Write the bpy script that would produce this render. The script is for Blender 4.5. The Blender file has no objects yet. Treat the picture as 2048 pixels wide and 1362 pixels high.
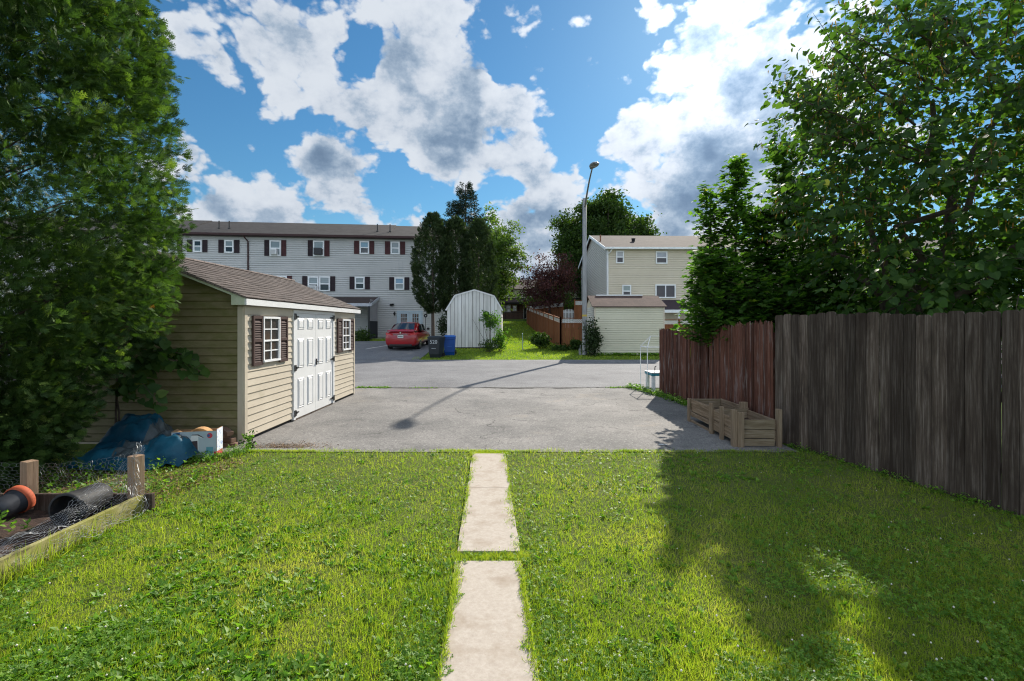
import bpy, math, random
import numpy as np
from mathutils import Vector, Matrix, noise as mnoise
rnd = random.Random(7); NR = np.random.default_rng(11)
R = math.radians
sc = bpy.context.scene
COL = sc.collection
EYE = 1.71; F = 960.0; CX = 1024.0; HY = 650.0

# ------------------------------------------------------------------ camera
cam = bpy.data.cameras.new("camera"); co = bpy.data.objects.new("camera", cam); COL.objects.link(co)
co.location = (0, 0, EYE); co.rotation_euler = (R(90), 0, 0)
cam.sensor_width = 36; cam.lens = 36 * F / 2048; cam.shift_y = -31 / 2048
cam.clip_start = .05; cam.clip_end = 3000
sc.camera = co

# ------------------------------------------------------------------ terrain profile and survey helpers
PROF = [(-80, 0), (23.3, 0), (25, .15), (27, .34), (29.3, .45), (37, .7), (53, 1.9), (60, 2.4), (100, 4), (900, 4)]
def gz(y):
    for (a, za), (b, zb) in zip(PROF, PROF[1:]):
        if y <= b: return za + (zb - za) * (y - a) / (b - a)
    return 4
def P(px, py, Y): return Vector(((px - CX) / F * Y, Y, EYE + (HY - py) / F * Y))
def ghit(px, py):
    Y = 1.5
    while Y < 300 and EYE + (HY - py) / F * Y > gz(Y): Y += .02
    return Vector(((px - CX) / F * Y, Y, gz(Y)))

# ------------------------------------------------------------------ objects
def setp(o, label=None, cat=None, group=None, kind=None):
    if label: o['label'] = label
    if cat: o['category'] = cat
    if group: o['group'] = group
    if kind: o['kind'] = kind
    return o
def empty(name, loc, label, cat, group=None):
    o = bpy.data.objects.new(name, None); COL.objects.link(o); o.location = loc; o.empty_display_size = .2
    return setp(o, label, cat, group)
def wmat(o):
    b = Matrix.Translation(o.location)
    return b if o.parent is None else wmat(o.parent) @ o.matrix_parent_inverse @ b
def link(name, me, m=None, parent=None):
    o = bpy.data.objects.new(name, me); COL.objects.link(o)
    if m is not None and me is not None and not me.materials: me.materials.append(m)
    if parent is not None:
        o.parent = parent
        o.matrix_parent_inverse = wmat(parent).inverted()
    return o
def copy_tree(o, parent=None, top=True):
    c = o.copy(); COL.objects.link(c)
    if not top: c.parent = parent
    for ch in list(o.children): copy_tree(ch, c, False)
    return c
class MB:
    def __init__(s, T=None): s.v = []; s.f = []; s.T = T; s.mi = []; s.cur = 0
    def add(s, vs, fs):
        n = len(s.v)
        for p in vs:
            p = Vector(p); s.v.append(tuple(s.T @ p) if s.T is not None else tuple(p))
        for f in fs: s.f.append(tuple(n + i for i in f)); s.mi.append(s.cur)
        return s
    def box(s, x0, x1, y0, y1, z0, z1, M=None):
        vs = [Vector((x, y, z)) for z in (z0, z1) for x, y in ((x0, y0), (x1, y0), (x1, y1), (x0, y1))]
        if M is not None: vs = [M @ p for p in vs]
        return s.add(vs, [(3, 2, 1, 0), (4, 5, 6, 7), (0, 1, 5, 4), (1, 2, 6, 5), (2, 3, 7, 6), (3, 0, 4, 7)])
    def quad(s, a, b, c, d): return s.add([a, b, c, d], [(0, 1, 2, 3)])
    def prism(s, prof, d0, d1, axis='y'):      # profile (a,b) extruded along axis
        n = len(prof)
        def mk(a, b, d): return (a, d, b) if axis == 'y' else ((d, a, b) if axis == 'x' else (a, b, d))
        vs = [mk(a, b, d0) for a, b in prof] + [mk(a, b, d1) for a, b in prof]
        fs = [(i, (i + 1) % n, n + (i + 1) % n, n + i) for i in range(n)]
        return s.add(vs, fs + [tuple(range(n - 1, -1, -1)), tuple(range(n, 2 * n))])
    def tube(s, pts, r, n=8, caps=True):
        pts = [Vector(p) for p in pts]; k = len(pts)
        rs = r if isinstance(r, (list, tuple)) else [r] * k
        vs = []; ref = None
        for i, p in enumerate(pts):
            d = (pts[min(i + 1, k - 1)] - pts[max(i - 1, 0)]).normalized()
            if ref is None:
                ref = d.cross(Vector((0, 0, 1)))
                if ref.length < .1: ref = d.cross(Vector((1, 0, 0)))
            a = (ref - d * ref.dot(d)).normalized(); ref = a; b = d.cross(a)
            for j in range(n):
                t = 2 * math.pi * j / n
                vs.append(p + (a * math.cos(t) + b * math.sin(t)) * rs[i])
        fs = [(i * n + j, i * n + (j + 1) % n, (i + 1) * n + (j + 1) % n, (i + 1) * n + j) for i in range(k - 1) for j in range(n)]
        if caps: fs += [tuple(range(n - 1, -1, -1)), tuple(range((k - 1) * n, k * n))]
        return s.add(vs, fs)
    def lathe(s, prof, c, M=None, n=24):       # profile (radius, height)
        vs = []
        for r_, z in prof:
            for j in range(n):
                t = 2 * math.pi * j / n; p = Vector((r_ * math.cos(t), r_ * math.sin(t), z))
                if M is not None: p = M @ p
                vs.append(p + Vector(c))
        k = len(prof)
        fs = [(i * n + j, i * n + (j + 1) % n, (i + 1) * n + (j + 1) % n, (i + 1) * n + j) for i in range(k - 1) for j in range(n)]
        return s.add(vs, fs)
    def build(s, name, m, parent=None, smooth=False, bevel=0):
        me = bpy.data.meshes.new(name); me.from_pydata(s.v, [], s.f)
        ms = m if isinstance(m, (list, tuple)) else [m]
        for q in ms: me.materials.append(q)
        if len(ms) > 1: me.polygons.foreach_set('material_index', s.mi)
        if smooth: me.polygons.foreach_set('use_smooth', [True] * len(me.polygons))
        me.update()
        o = link(name, me, None, parent)
        if bevel:
            b = o.modifiers.new('bevel', 'BEVEL'); b.width = bevel; b.segments = 2; b.limit_method = 'ANGLE'
        return o

# ------------------------------------------------------------------ materials
def ramp(nt, fac, stops):
    r = nt.nodes.new('ShaderNodeValToRGB'); e = r.color_ramp.elements
    while len(e) < len(stops): e.new(.5)
    for q, (p, c) in zip(e, stops): q.position = p; q.color = (c[0], c[1], c[2], 1)
    nt.links.new(fac, r.inputs[0]); return r.outputs[0]
def math_(nt, op, a, b=None, c=None, clamp=False):
    m = nt.nodes.new('ShaderNodeMath'); m.operation = op; m.use_clamp = clamp
    for i, x in enumerate((a, b, c)):
        if x is None: continue
        if isinstance(x, (int, float)): m.inputs[i].default_value = x
        else: nt.links.new(x, m.inputs[i])
    return m.outputs[0]
def mixc(nt, fac, a, b, mode='MIX'):
    m = nt.nodes.new('ShaderNodeMix'); m.data_type = 'RGBA'; m.blend_type = mode
    for i, x in ((0, fac), (6, a), (7, b)):
        if isinstance(x, (int, float)): m.inputs[i].default_value = x
        elif isinstance(x, tuple): m.inputs[i].default_value = (*x[:3], 1)
        else: nt.links.new(x, m.inputs[i])
    return m.outputs[2]
def noise(nt, vec, scale, detail=6, rough=.6, dist=0):
    n = nt.nodes.new('ShaderNodeTexNoise'); n.inputs['Scale'].default_value = scale
    n.inputs['Detail'].default_value = detail; n.inputs['Roughness'].default_value = rough; n.inputs['Distortion'].default_value = dist
    nt.links.new(vec, n.inputs['Vector']); return n.outputs['Fac']
def mapping(nt, scale=(1, 1, 1), rot=(0, 0, 0), src='Object', loc=(0, 0, 0)):
    t = nt.nodes.new('ShaderNodeTexCoord'); m = nt.nodes.new('ShaderNodeMapping')
    m.inputs['Scale'].default_value = scale; m.inputs['Rotation'].default_value = rot; m.inputs['Location'].default_value = loc
    nt.links.new(t.outputs[src], m.inputs[0]); return m.outputs[0]
def newmat(name):
    m = bpy.data.materials.new(name); m.use_nodes = True; nt = m.node_tree
    return m, nt, nt.nodes['Principled BSDF']
def bumpn(nt, b, h, strength, dist=.01):
    q = nt.nodes.new('ShaderNodeBump'); q.inputs['Strength'].default_value = strength; q.inputs['Distance'].default_value = dist
    nt.links.new(h, q.inputs['Height']); nt.links.new(q.outputs[0], b.inputs['Normal'])
def mat(name, stops, scale=4, stretch=(1, 1, 1), rough=.7, spec=.3, bump=0, bdist=.004, metal=0, isl=0, dirt=None, detail=8, nr=.65, coat=0):
    m, nt, b = newmat(name)
    if not isinstance(stops, list): stops = [(.5, stops)]
    if not isinstance(stops[0][0], (int, float)): stops = [(i / (len(stops) - 1) * .5 + .25, c) for i, c in enumerate(stops)]
    vec = mapping(nt, stretch)
    n = noise(nt, vec, scale, detail, nr)
    c = ramp(nt, n, stops) if len(stops) > 1 else None
    if c is None:
        b.inputs['Base Color'].default_value = (*stops[0][1], 1)
        c = mixc(nt, ramp(nt, n, [(.3, (0, 0, 0)), (.7, (1, 1, 1))]), tuple(x * .86 for x in stops[0][1]), tuple(min(1, x * 1.1) for x in stops[0][1]))
    if isl:
        g = nt.nodes.new('ShaderNodeNewGeometry')
        f = math_(nt, 'MULTIPLY_ADD', g.outputs['Random Per Island'], isl, 1 - isl / 2)
        v = nt.nodes.new('ShaderNodeVectorMath'); v.operation = 'SCALE'; nt.links.new(c, v.inputs[0]); nt.links.new(f, v.inputs['Scale']); c = v.outputs[0]
    if dirt:   # (colour, scale, threshold lo, hi, stretch)
        dn = noise(nt, mapping(nt, dirt[4] if len(dirt) > 4 else (1, 1, 1)), dirt[1], 6, .65)
        c = mixc(nt, ramp(nt, dn, [(dirt[2], (0, 0, 0)), (dirt[3], (1, 1, 1))]), c, dirt[0])
    nt.links.new(c, b.inputs['Base Color'])
    b.inputs['Roughness'].default_value = rough; b.inputs['Specular IOR Level'].default_value = spec; b.inputs['Metallic'].default_value = metal
    b.inputs['Coat Weight'].default_value = coat
    if bump: bumpn(nt, b, n, bump, bdist)
    return m
def leafmat(name, stops, transl=.45, tcol=1.5, rough=.5, spec=.25, patch=0):
    m, nt, b = newmat(name)
    a = nt.nodes.new('ShaderNodeAttribute'); a.attribute_name = 'tint'; fac = a.outputs['Fac']
    if patch:
        fac = math_(nt, 'MULTIPLY_ADD', noise(nt, mapping(nt), patch, 4, .6), .9, math_(nt, 'MULTIPLY_ADD', fac, .6, -.25), clamp=True)
    c = ramp(nt, fac, stops)
    nt.links.new(c, b.inputs['Base Color']); b.inputs['Roughness'].default_value = rough; b.inputs['Specular IOR Level'].default_value = spec
    t = nt.nodes.new('ShaderNodeBsdfTranslucent')
    tc = mixc(nt, 1.0, c, (tcol * 1.0, tcol * 1.15, tcol * .35), 'MULTIPLY'); nt.links.new(tc, t.inputs[0])
    x = nt.nodes.new('ShaderNodeMixShader'); x.inputs[0].default_value = transl
    nt.links.new(b.outputs[0], x.inputs[1]); nt.links.new(t.outputs[0], x.inputs[2])
    nt.links.new(x.outputs[0], nt.nodes['Material Output'].inputs['Surface'])
    return m

# ------------------------------------------------------------------ numpy instancing of small leaf shapes
def norm(a): return a / np.maximum(np.linalg.norm(a, axis=-1, keepdims=True), 1e-9)
def frames(d, up):
    x = norm(d); z = norm(up - x * (up * x).sum(1, keepdims=True)); y = np.cross(z, x)
    return np.stack([x, y, z], axis=2)          # columns
def scatter(name, tv, tf, pos, fr, scale, m, parent=None, tint=None, spread=None):
    tv = np.asarray(tv, float); n, k = len(pos), len(tv)
    sc3 = np.asarray(scale)[:, None, None] if np.ndim(scale) == 1 else np.asarray(scale)[:, None, :]
    V = np.einsum('nij,nkj->nki', fr, tv[None] * sc3) + pos[:, None, :]
    lt = np.array([len(f) for f in tf]); li = np.concatenate([np.array(f) for f in tf])
    L = (li[None] + (np.arange(n) * k)[:, None]).ravel(); LT = np.tile(lt, n)
    me = bpy.data.meshes.new(name)
    me.vertices.add(n * k); me.vertices.foreach_set('co', V.astype(np.float32).ravel())
    me.loops.add(len(L)); me.loops.foreach_set('vertex_index', L.astype(np.int32))
    me.polygons.add(len(LT)); me.polygons.foreach_set('loop_start', np.concatenate([[0], np.cumsum(LT)[:-1]]).astype(np.int32))
    try: me.polygons.foreach_set('loop_total', LT.astype(np.int32))
    except Exception: pass
    me.update(calc_edges=True)
    if tint is None: tint = NR.random(n)
    at = me.attributes.new('tint', 'FLOAT', 'POINT'); at.data.foreach_set('value', np.repeat(tint, k).astype(np.float32))
    me.materials.append(m)
    return link(name, me, None, parent)
# leaf templates: x = along, y = across, z = normal
HEART = ([(0, 0, 0), (-.1, .28, .06), (.12, .5, .09), (.55, .42, .05), (1, 0, -.1), (.55, -.42, .05), (.12, -.5, .09), (-.1, -.28, .06), (.5, 0, -.03)],
         [(0, 8, 3, 2), (0, 2, 1), (8, 4, 3), (0, 6, 5, 8), (0, 7, 6), (8, 5, 4)])
LOBED = ([(0, 0, 0), (.1, .45, .05), (.35, .3, .03), (.65, .55, .0), (.68, .22, 0), (1, 0, -.08), (.68, -.22, 0), (.65, -.55, 0), (.35, -.3, .03), (.1, -.45, .05)],
         [(0, 2, 1), (0, 4, 3, 2), (0, 6, 5, 4), (0, 8, 7, 6), (0, 9, 8)])
OVAL = ([(0, 0, 0), (.35, .28, .05), (1, 0, -.06), (.35, -.28, .05)], [(0, 2, 1), (0, 3, 2)])
def spray(nb=7, seed=1, wid=.022):              # flat lacy conifer spray of scale-leaved branchlets
    r = random.Random(seed); v = []; f = []
    def q(x0, y0, x1, y1, w, z=0.):
        dx, dy = x1 - x0, y1 - y0; l = math.hypot(dx, dy); nx, ny = -dy / l * w, dx / l * w; n = len(v)
        v.extend([(x0, y0, z), ((x0 + x1) / 2 + nx, (y0 + y1) / 2 + ny, z + .01), (x1, y1, z - .02), ((x0 + x1) / 2 - nx, (y0 + y1) / 2 - ny, z + .01)]); f.append((n, n + 1, n + 2, n + 3))
    q(0, 0, 1, 0, wid)
    for i in range(nb):
        x = .12 + .75 * i / nb; L = (.5 - .38 * i / nb) * r.uniform(.8, 1.2)
        for s in (-1, 1):
            a = r.uniform(.55, .85); ex, ey = x + L * math.cos(a), s * L * math.sin(a)
            q(x, 0, ex, ey, wid * 1.1, r.uniform(-.02, .02))
            if i < nb - 2:
                for t in (.4, .7):
                    bx, by = x + (ex - x) * t, ey * t; a2 = a * .25
                    q(bx, by, bx + L * .45 * math.cos(a2), by + s * L * .45 * math.sin(a2), wid * .9)
    return v, f
def tinted_ok(): pass
# ------------------------------------------------------------------ world: physical sky, cumulus clouds, sun
SUN_AZ, SUN_EL = 23.3, 32.3
w = bpy.data.worlds.new("World"); sc.world = w; w.use_nodes = True; nt = w.node_tree
bg = nt.nodes['Background']
sky = nt.nodes.new('ShaderNodeTexSky'); sky.sky_type = 'NISHITA'; sky.sun_disc = False
sky.sun_elevation = R(SUN_EL); sky.sun_rotation = R(SUN_AZ); sky.air_density = 1.3; sky.dust_density = .25; sky.ozone_density = 3.0
tc = nt.nodes.new('ShaderNodeTexCoord'); D = tc.outputs['Generated']
def pdir(px, py): return Vector(((px - CX) / F, 1, (HY - py) / F)).normalized()
BL = [(470,10,100,1),(560,60,95,1),(610,150,85,1),(560,215,50,.8),(650,50,80,.7),(690,250,80,1),(760,190,85,1),(800,50,90,1),(860,110,110,1),
 (890,220,110,1),(960,190,85,1),(970,280,100,1),(1055,285,60,.9),(900,320,70,.9),(1070,335,45,.8),(1050,220,50,.8),(820,290,80,.9),(920,20,60,.6),
 (395,100,46,.9),(440,140,38,.85),(350,75,40,.8),(728,105,36,-1.4),(610,262,42,-1.3),(680,292,30,-.8),(790,375,48,-1.5),(440,230,60,-1),(1185,230,45,-1.2),(1195,330,24,-.8),(1015,130,40,-1),(1230,60,40,-.8),(1150,330,30,.7),(1215,200,28,-.6),(1610,60,40,-.9),(1660,170,34,-.8),
 (430,380,60,1),(500,410,75,1.2),(590,415,75,1.2),(665,325,62,1.2),(705,370,62,1.2),(620,310,45,1.1),(745,430,55,1),(835,440,40,.8),(560,440,60,.7),(980,470,50,.5),(1150,540,60,.6),(1000,590,70,.7),(1330,500,90,.8),(1220,560,60,.7),(420,450,70,.7),(340,330,60,.7),(395,300,45,.9),(365,255,40,.9),
 (1080,395,55,1),(1035,430,50,1),(1135,400,60,1),(1075,480,60,.9),(1125,455,60,.9),(1020,540,60,.8),(1060,560,60,.6),(1000,500,40,.4),
 (1042,45,36,.95),(1160,75,30,.6),(1165,128,28,.7),(985,62,22,.5),
 (1290,20,50,.9),(1380,60,90,1),(1480,30,110,1.1),(1400,150,80,1.1),(1510,150,105,1.2),(1600,130,90,.9),(1570,250,100,1.1),(1450,250,95,1.1),(1310,240,75,.9),
 (1250,290,65,.8),(1350,320,95,1.1),(1290,410,80,.9),(1430,370,100,1.1),(1550,350,90,1),(1650,260,90,.9),(1650,60,60,.8),(1750,30,60,.7),(1230,245,40,.7),(1500,440,90,.9),(1380,450,70,.8),(1700,150,70,.8),(1770,300,80,.9),(1900,200,90,.8),(1990,330,90,.9),(1850,430,90,.8)]
wn = nt.nodes.new('ShaderNodeTexNoise'); wn.inputs['Scale'].default_value = 7; wn.inputs['Detail'].default_value = 5; wn.inputs['Roughness'].default_value = .55
nt.links.new(D, wn.inputs['Vector'])
def vm(op, a, b=None, s=None):
    v = nt.nodes.new('ShaderNodeVectorMath'); v.operation = op
    for i, x in enumerate((a, b)):
        if x is None: continue
        if isinstance(x, (tuple, Vector)): v.inputs[i].default_value = tuple(x)
        else: nt.links.new(x, v.inputs[i])
    if s is not None: v.inputs['Scale'].default_value = s
    return v
off = vm('SCALE', vm('SUBTRACT', wn.outputs['Color'], (.5, .5, .5)).outputs[0], s=.10).outputs[0]
DW = vm('NORMALIZE', vm('ADD', D, off).outputs[0]).outputs[0]
tot = None
for (px, py, r_, wt) in BL:
    c = pdir(px, py); mr = nt.nodes.new('ShaderNodeMapRange'); mr.interpolation_type = 'SMOOTHERSTEP'
    rr = r_ / F * 1.75 * (c.y ** 1.5)
    nt.links.new(vm('DISTANCE', DW, c).outputs['Value'], mr.inputs[0])
    mr.inputs[1].default_value = 0; mr.inputs[2].default_value = rr; mr.inputs[3].default_value = wt; mr.inputs[4].default_value = 0
    tot = mr.outputs[0] if tot is None else math_(nt, 'ADD', tot, mr.outputs[0])
sep = nt.nodes.new('ShaderNodeSeparateXYZ'); nt.links.new(D, sep.inputs[0])
# unseen clouds outside the surveyed sky (sides, behind, overhead), widened for fill light
mapw = nt.nodes.new('ShaderNodeMapping'); nt.links.new(D, mapw.inputs[0]); mapw.inputs['Scale'].default_value = (1, 1, 1.5)
big = noise(nt, mapw.outputs[0], 2.3, 3, .5)
outw = nt.nodes.new('ShaderNodeMapRange'); nt.links.new(sep.outputs['Y'], outw.inputs[0]); outw.inputs[1].default_value = .62; outw.inputs[2].default_value = .45
outw.inputs[3].default_value = 0; outw.inputs[4].default_value = 1
tot = math_(nt, 'ADD', tot, math_(nt, 'MULTIPLY', outw.outputs[0], math_(nt, 'MULTIPLY_ADD', big, 7, -2.6, clamp=True)))
fbm = noise(nt, mapw.outputs[0], 9, 9, .6)
vo = nt.nodes.new('ShaderNodeTexVoronoi'); vo.inputs['Scale'].default_value = 15; vo.inputs['Detail'].default_value = 2; vo.inputs['Roughness'].default_value = .55; vo.inputs['Lacunarity'].default_value = 2.2
nt.links.new(vm('ADD', mapw.outputs[0], off).outputs[0], vo.inputs['Vector'])
wor = math_(nt, 'SUBTRACT', .80, vo.outputs['Distance'])
fin_ = noise(nt, mapw.outputs[0], 34, 4, .62)
def sstep(x, a, b, o0=0, o1=1):
    mr = nt.nodes.new('ShaderNodeMapRange'); mr.interpolation_type = 'SMOOTHSTEP'; nt.links.new(x, mr.inputs[0])
    for i, q in enumerate((a, b, o0, o1)): mr.inputs[i + 1].default_value = q
    return mr.outputs[0]
totc = math_(nt, 'MINIMUM', tot, 2.4)
fld = math_(nt, 'MULTIPLY_ADD', math_(nt, 'SUBTRACT', fbm, .5), 2.5, math_(nt, 'MULTIPLY_ADD', wor, 1.5, math_(nt, 'MULTIPLY_ADD', math_(nt, 'SUBTRACT', fin_, .5), .8, totc)))
mask = sstep(fld, .34, .98)
S = Vector((math.sin(R(SUN_AZ)) * math.cos(R(SUN_EL)), math.cos(R(SUN_AZ)) * math.cos(R(SUN_EL)), math.sin(R(SUN_EL))))
# inner relief: billows of a second noise, and how far inside the cloud the point lies
mapw2 = nt.nodes.new('ShaderNodeMapping'); nt.links.new(vm('ADD', D, Vector((3.1, 1.7, .4))).outputs[0], mapw2.inputs[0]); mapw2.inputs['Scale'].default_value = (1, 1, 1.25)
bil = noise(nt, mapw2.outputs[0], 8, 7, .62)
thick = sstep(math_(nt, 'MULTIPLY_ADD', math_(nt, 'SUBTRACT', bil, .5), 3.1, math_(nt, 'MULTIPLY_ADD', fld, .52, math_(nt, 'MULTIPLY_ADD', wor, -1.1, -.06))), .3, 2.1)
ccol = ramp(nt, thick, [(0, (.78, .84, .92)), (.22, (.66, .73, .83)), (.45, (.42, .525, .66)), (.72, (.25, .355, .50)), (1, (.155, .24, .37))])
sd = vm('DOT_PRODUCT', D, S).outputs['Value']
ang = math_(nt, 'ARCCOSINE', math_(nt, 'MINIMUM', sd, .99999))
glow = math_(nt, 'EXPONENT', math_(nt, 'MULTIPLY', math_(nt, 'MULTIPLY', ang, ang), -20.0))
glow2 = math_(nt, 'EXPONENT', math_(nt, 'MULTIPLY', math_(nt, 'MULTIPLY', ang, ang), -6.0))
gl = math_(nt, 'MULTIPLY_ADD', glow, 1.0, math_(nt, 'MULTIPLY_ADD', glow2, .12, .93))
gl = math_(nt, 'MULTIPLY_ADD', gl, .62, sstep(sep.outputs['Y'], .40, -.4, 0, 1.25)); ccol = vm('SCALE', ccol, None).outputs[0]; nt.links.new(gl, nt.nodes[-1].inputs['Scale'])  # extra brightness on unseen clouds behind the viewer, added as fill light
SKYK = .066
skyc = vm('SCALE', sky.outputs[0], None, SKYK).outputs[0]
hs = nt.nodes.new('ShaderNodeHueSaturation'); hs.inputs['Saturation'].default_value = 1.12; hs.inputs['Value'].default_value = .86; hs.inputs['Hue'].default_value = .492; nt.links.new(skyc, hs.inputs['Color'])
hsb = mixc(nt, 1.0, hs.outputs[0], (.60, .93, 1.14), 'MULTIPLY')
hsb = mixc(nt, sstep(sep.outputs['Z'], .2, .0, 0, .65), hsb, (.36, .52, .68))
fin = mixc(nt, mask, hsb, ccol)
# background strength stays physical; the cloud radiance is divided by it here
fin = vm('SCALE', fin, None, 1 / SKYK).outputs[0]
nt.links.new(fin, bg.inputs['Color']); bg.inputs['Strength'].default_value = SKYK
w.cycles.sampling_method = 'MANUAL'; w.cycles.sample_map_resolution = 1024
sun = bpy.data.lights.new("sun", 'SUN'); so = bpy.data.objects.new("sun", sun); COL.objects.link(so)
sun.energy = 5.0; sun.angle = R(.6); sun.color = (1, .93, .82)
so.rotation_euler = (-S).to_track_quat('-Z', 'Y').to_euler(); so.location = S * 50
sc.view_settings.view_transform = 'Standard'; sc.view_settings.look = 'None'; sc.view_settings.exposure = .65; sc.view_settings.gamma = 1
sc.cycles.use_denoising = True; sc.cycles.denoising_prefilter = 'NONE'; sc.cycles.filter_width = 1.15
sc.cycles.max_bounces = 6; sc.cycles.diffuse_bounces = 2; sc.cycles.glossy_bounces = 2; sc.cycles.transmission_bounces = 4; sc.cycles.transparent_max_bounces = 4
sc.cycles.sample_clamp_indirect = 3

# ------------------------------------------------------------------ shared materials
def ground_mat(name, far=False):
    m, nt, b = newmat(name); v = mapping(nt)
    n1 = noise(nt, v, .9, 6, .6); n2 = noise(nt, v, 14, 8, .7); n3 = noise(nt, v, 90, 4, .7)
    c = ramp(nt, n1, [(.3, (.055, .095, .018)), (.5, (.085, .14, .022)), (.7, (.14, .16, .045))])
    c = mixc(nt, ramp(nt, n2, [(.35, (0, 0, 0)), (.75, (1, 1, 1))]), c, (.10, .16, .03) if far else (.13, .12, .05))
    c = mixc(nt, .5, c, ramp(nt, n3, [(.3, (.45, .45, .45)), (.7, (1.4, 1.4, 1.4))]), 'MULTIPLY')
    nt.links.new(c, b.inputs['Base Color']); b.inputs['Roughness'].default_value = .95; b.inputs['Specular IOR Level'].default_value = .1
    bumpn(nt, b, n2, .8, .05); return m
def asphalt_mat(name, base, light, seed=0, tan=True):
    m, nt, b = newmat(name); v = mapping(nt, loc=(seed, 0, 0))
    n1 = noise(nt, v, .55, 8, .62); sp = nt.nodes.new('ShaderNodeTexVoronoi'); sp.inputs['Scale'].default_value = 48; nt.links.new(v, sp.inputs['Vector'])
    n2 = noise(nt, v, 70, 4, .85); n4 = noise(nt, mapping(nt, loc=(seed + 9, 3, 0)), 2.2, 6, .7)
    c = mixc(nt, ramp(nt, n1, [(.32, (0, 0, 0)), (.68, (1, 1, 1))]), base, light)
    c = mixc(nt, .8, c, ramp(nt, n2, [(.34, (.55, .55, .55)), (.5, (1, 1, 1)), (.66, (1.5, 1.47, 1.42))]), 'MULTIPLY')
    g = nt.nodes.new('ShaderNodeSeparateColor'); nt.links.new(sp.outputs['Color'], g.inputs[0])
    c = mixc(nt, ramp(nt, g.outputs[0], [(.86, (0, 0, 0)), (.93, (.3, .3, .3))]), c, (.42, .40, .37))
    c = mixc(nt, ramp(nt, g.outputs[1], [(.80, (0, 0, 0)), (.9, (.4, .4, .4))]), c, (.05, .05, .05))
    c = mixc(nt, ramp(nt, n4, [(.55, (0, 0, 0)), (.74, (.7, .7, .7))]), c, tuple(x * .62 for x in base))
    if tan:
        n5 = noise(nt, mapping(nt, loc=(3, 7, 0)), .7, 4, .6)
        c = mixc(nt, ramp(nt, n5, [(.6, (0, 0, 0)), (.75, (.5, .5, .5))]), c, (.36, .29, .21))
        # hairline cracks
        vo = nt.nodes.new('ShaderNodeTexVoronoi'); vo.feature = 'DISTANCE_TO_EDGE'; vo.inputs['Scale'].default_value = .33
        wob = nt.nodes.new('ShaderNodeTexNoise'); wob.inputs['Scale'].default_value = 2.5; wob.inputs['Detail'].default_value = 8; nt.links.new(v, wob.inputs['Vector'])
        ad = nt.nodes.new('ShaderNodeVectorMath'); ad.operation = 'MULTIPLY_ADD'; nt.links.new(wob.outputs['Color'], ad.inputs[0]); ad.inputs[1].default_value = (.8, .8, .8); nt.links.new(v, ad.inputs[2])
        nt.links.new(ad.outputs[0], vo.inputs['Vector'])
        cr = math_(nt, 'MULTIPLY', ramp(nt, vo.outputs['Distance'], [(0, (1, 1, 1)), (.0055, (0, 0, 0))]), ramp(nt, noise(nt, mapping(nt, loc=(1, 1, 0)), .9, 2, .5), [(.44, (0, 0, 0)), (.5, (.9, .9, .9))]))
        c = mixc(nt, cr, c, (.03, .03, .028))
    nt.links.new(c, b.inputs['Base Color']); b.inputs['Roughness'].default_value = .88; b.inputs['Specular IOR Level'].default_value = .25
    bumpn(nt, b, n2, .45, .006); return m
M_LAWN = ground_mat('lawn_soil'); M_FARGRASS = ground_mat('far_grass', True)
M_DRIVE = asphalt_mat('driveway_asphalt', (.115, .112, .108), (.25, .235, .22), 0)
M_ROAD = asphalt_mat('road_asphalt', (.105, .105, .112), (.18, .18, .185), 5, False)
M_LOT = asphalt_mat('lot_asphalt', (.11, .115, .125), (.16, .165, .17), 11, False)
M_CONC = mat('concrete_path', [(.3, (.34, .29, .24)), (.5, (.41, .355, .295)), (.72, (.48, .42, .36))], 26, rough=.92, bump=.5, bdist=.003, nr=.8, dirt=((.30, .24, .18), 5, .50, .74))
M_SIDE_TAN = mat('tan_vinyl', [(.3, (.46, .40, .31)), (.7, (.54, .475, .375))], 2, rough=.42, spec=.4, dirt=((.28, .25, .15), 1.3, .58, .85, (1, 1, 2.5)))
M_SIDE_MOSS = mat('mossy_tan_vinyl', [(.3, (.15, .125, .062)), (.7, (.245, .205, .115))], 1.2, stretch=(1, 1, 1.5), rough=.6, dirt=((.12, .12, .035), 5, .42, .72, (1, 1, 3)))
M_WHITE = mat('white_trim', [(.3, (.62, .62, .61)), (.7, (.70, .70, .69))], 3, rough=.45, dirt=((.5, .48, .42), 6, .62, .85))
M_WHITECLEAN = mat('white_vinyl', (.78, .78, .78), 2, rough=.4)
M_GREENTRIM = mat('weathered_trim', [(.3, (.42, .46, .32)), (.7, (.6, .62, .5))], 4, rough=.6)
def shingles(name, a, bcol, sx, sy, rot, mort):
    m, nt, b = newmat(name); v = mapping(nt, rot=rot)
    br = nt.nodes.new('ShaderNodeTexBrick'); nt.links.new(v, br.inputs['Vector']); br.inputs['Scale'].default_value = 1
    br.inputs['Color1'].default_value = (*a, 1); br.inputs['Color2'].default_value = (*bcol, 1); br.inputs['Mortar'].default_value = (*mort, 1)
    br.inputs['Mortar Size'].default_value = .006; br.inputs['Brick Width'].default_value = sx; br.inputs['Row Height'].default_value = sy; br.offset = .43
    n = noise(nt, v, 60, 4, .8); n2 = noise(nt, v, 1.4, 5, .6)
    c = mixc(nt, .75, br.outputs['Color'], ramp(nt, n, [(.3, (.6, .6, .6)), (.7, (1.5, 1.45, 1.4))]), 'MULTIPLY')
    c = mixc(nt, .8, c, ramp(nt, n2, [(.35, (.75, .75, .75)), (.7, (1.2, 1.2, 1.2))]), 'MULTIPLY')
    nt.links.new(c, b.inputs['Base Color']); b.inputs['Roughness'].default_value = .93; b.inputs['Specular IOR Level'].default_value = .2
    bumpn(nt, b, n, .5, .004); return m
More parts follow.
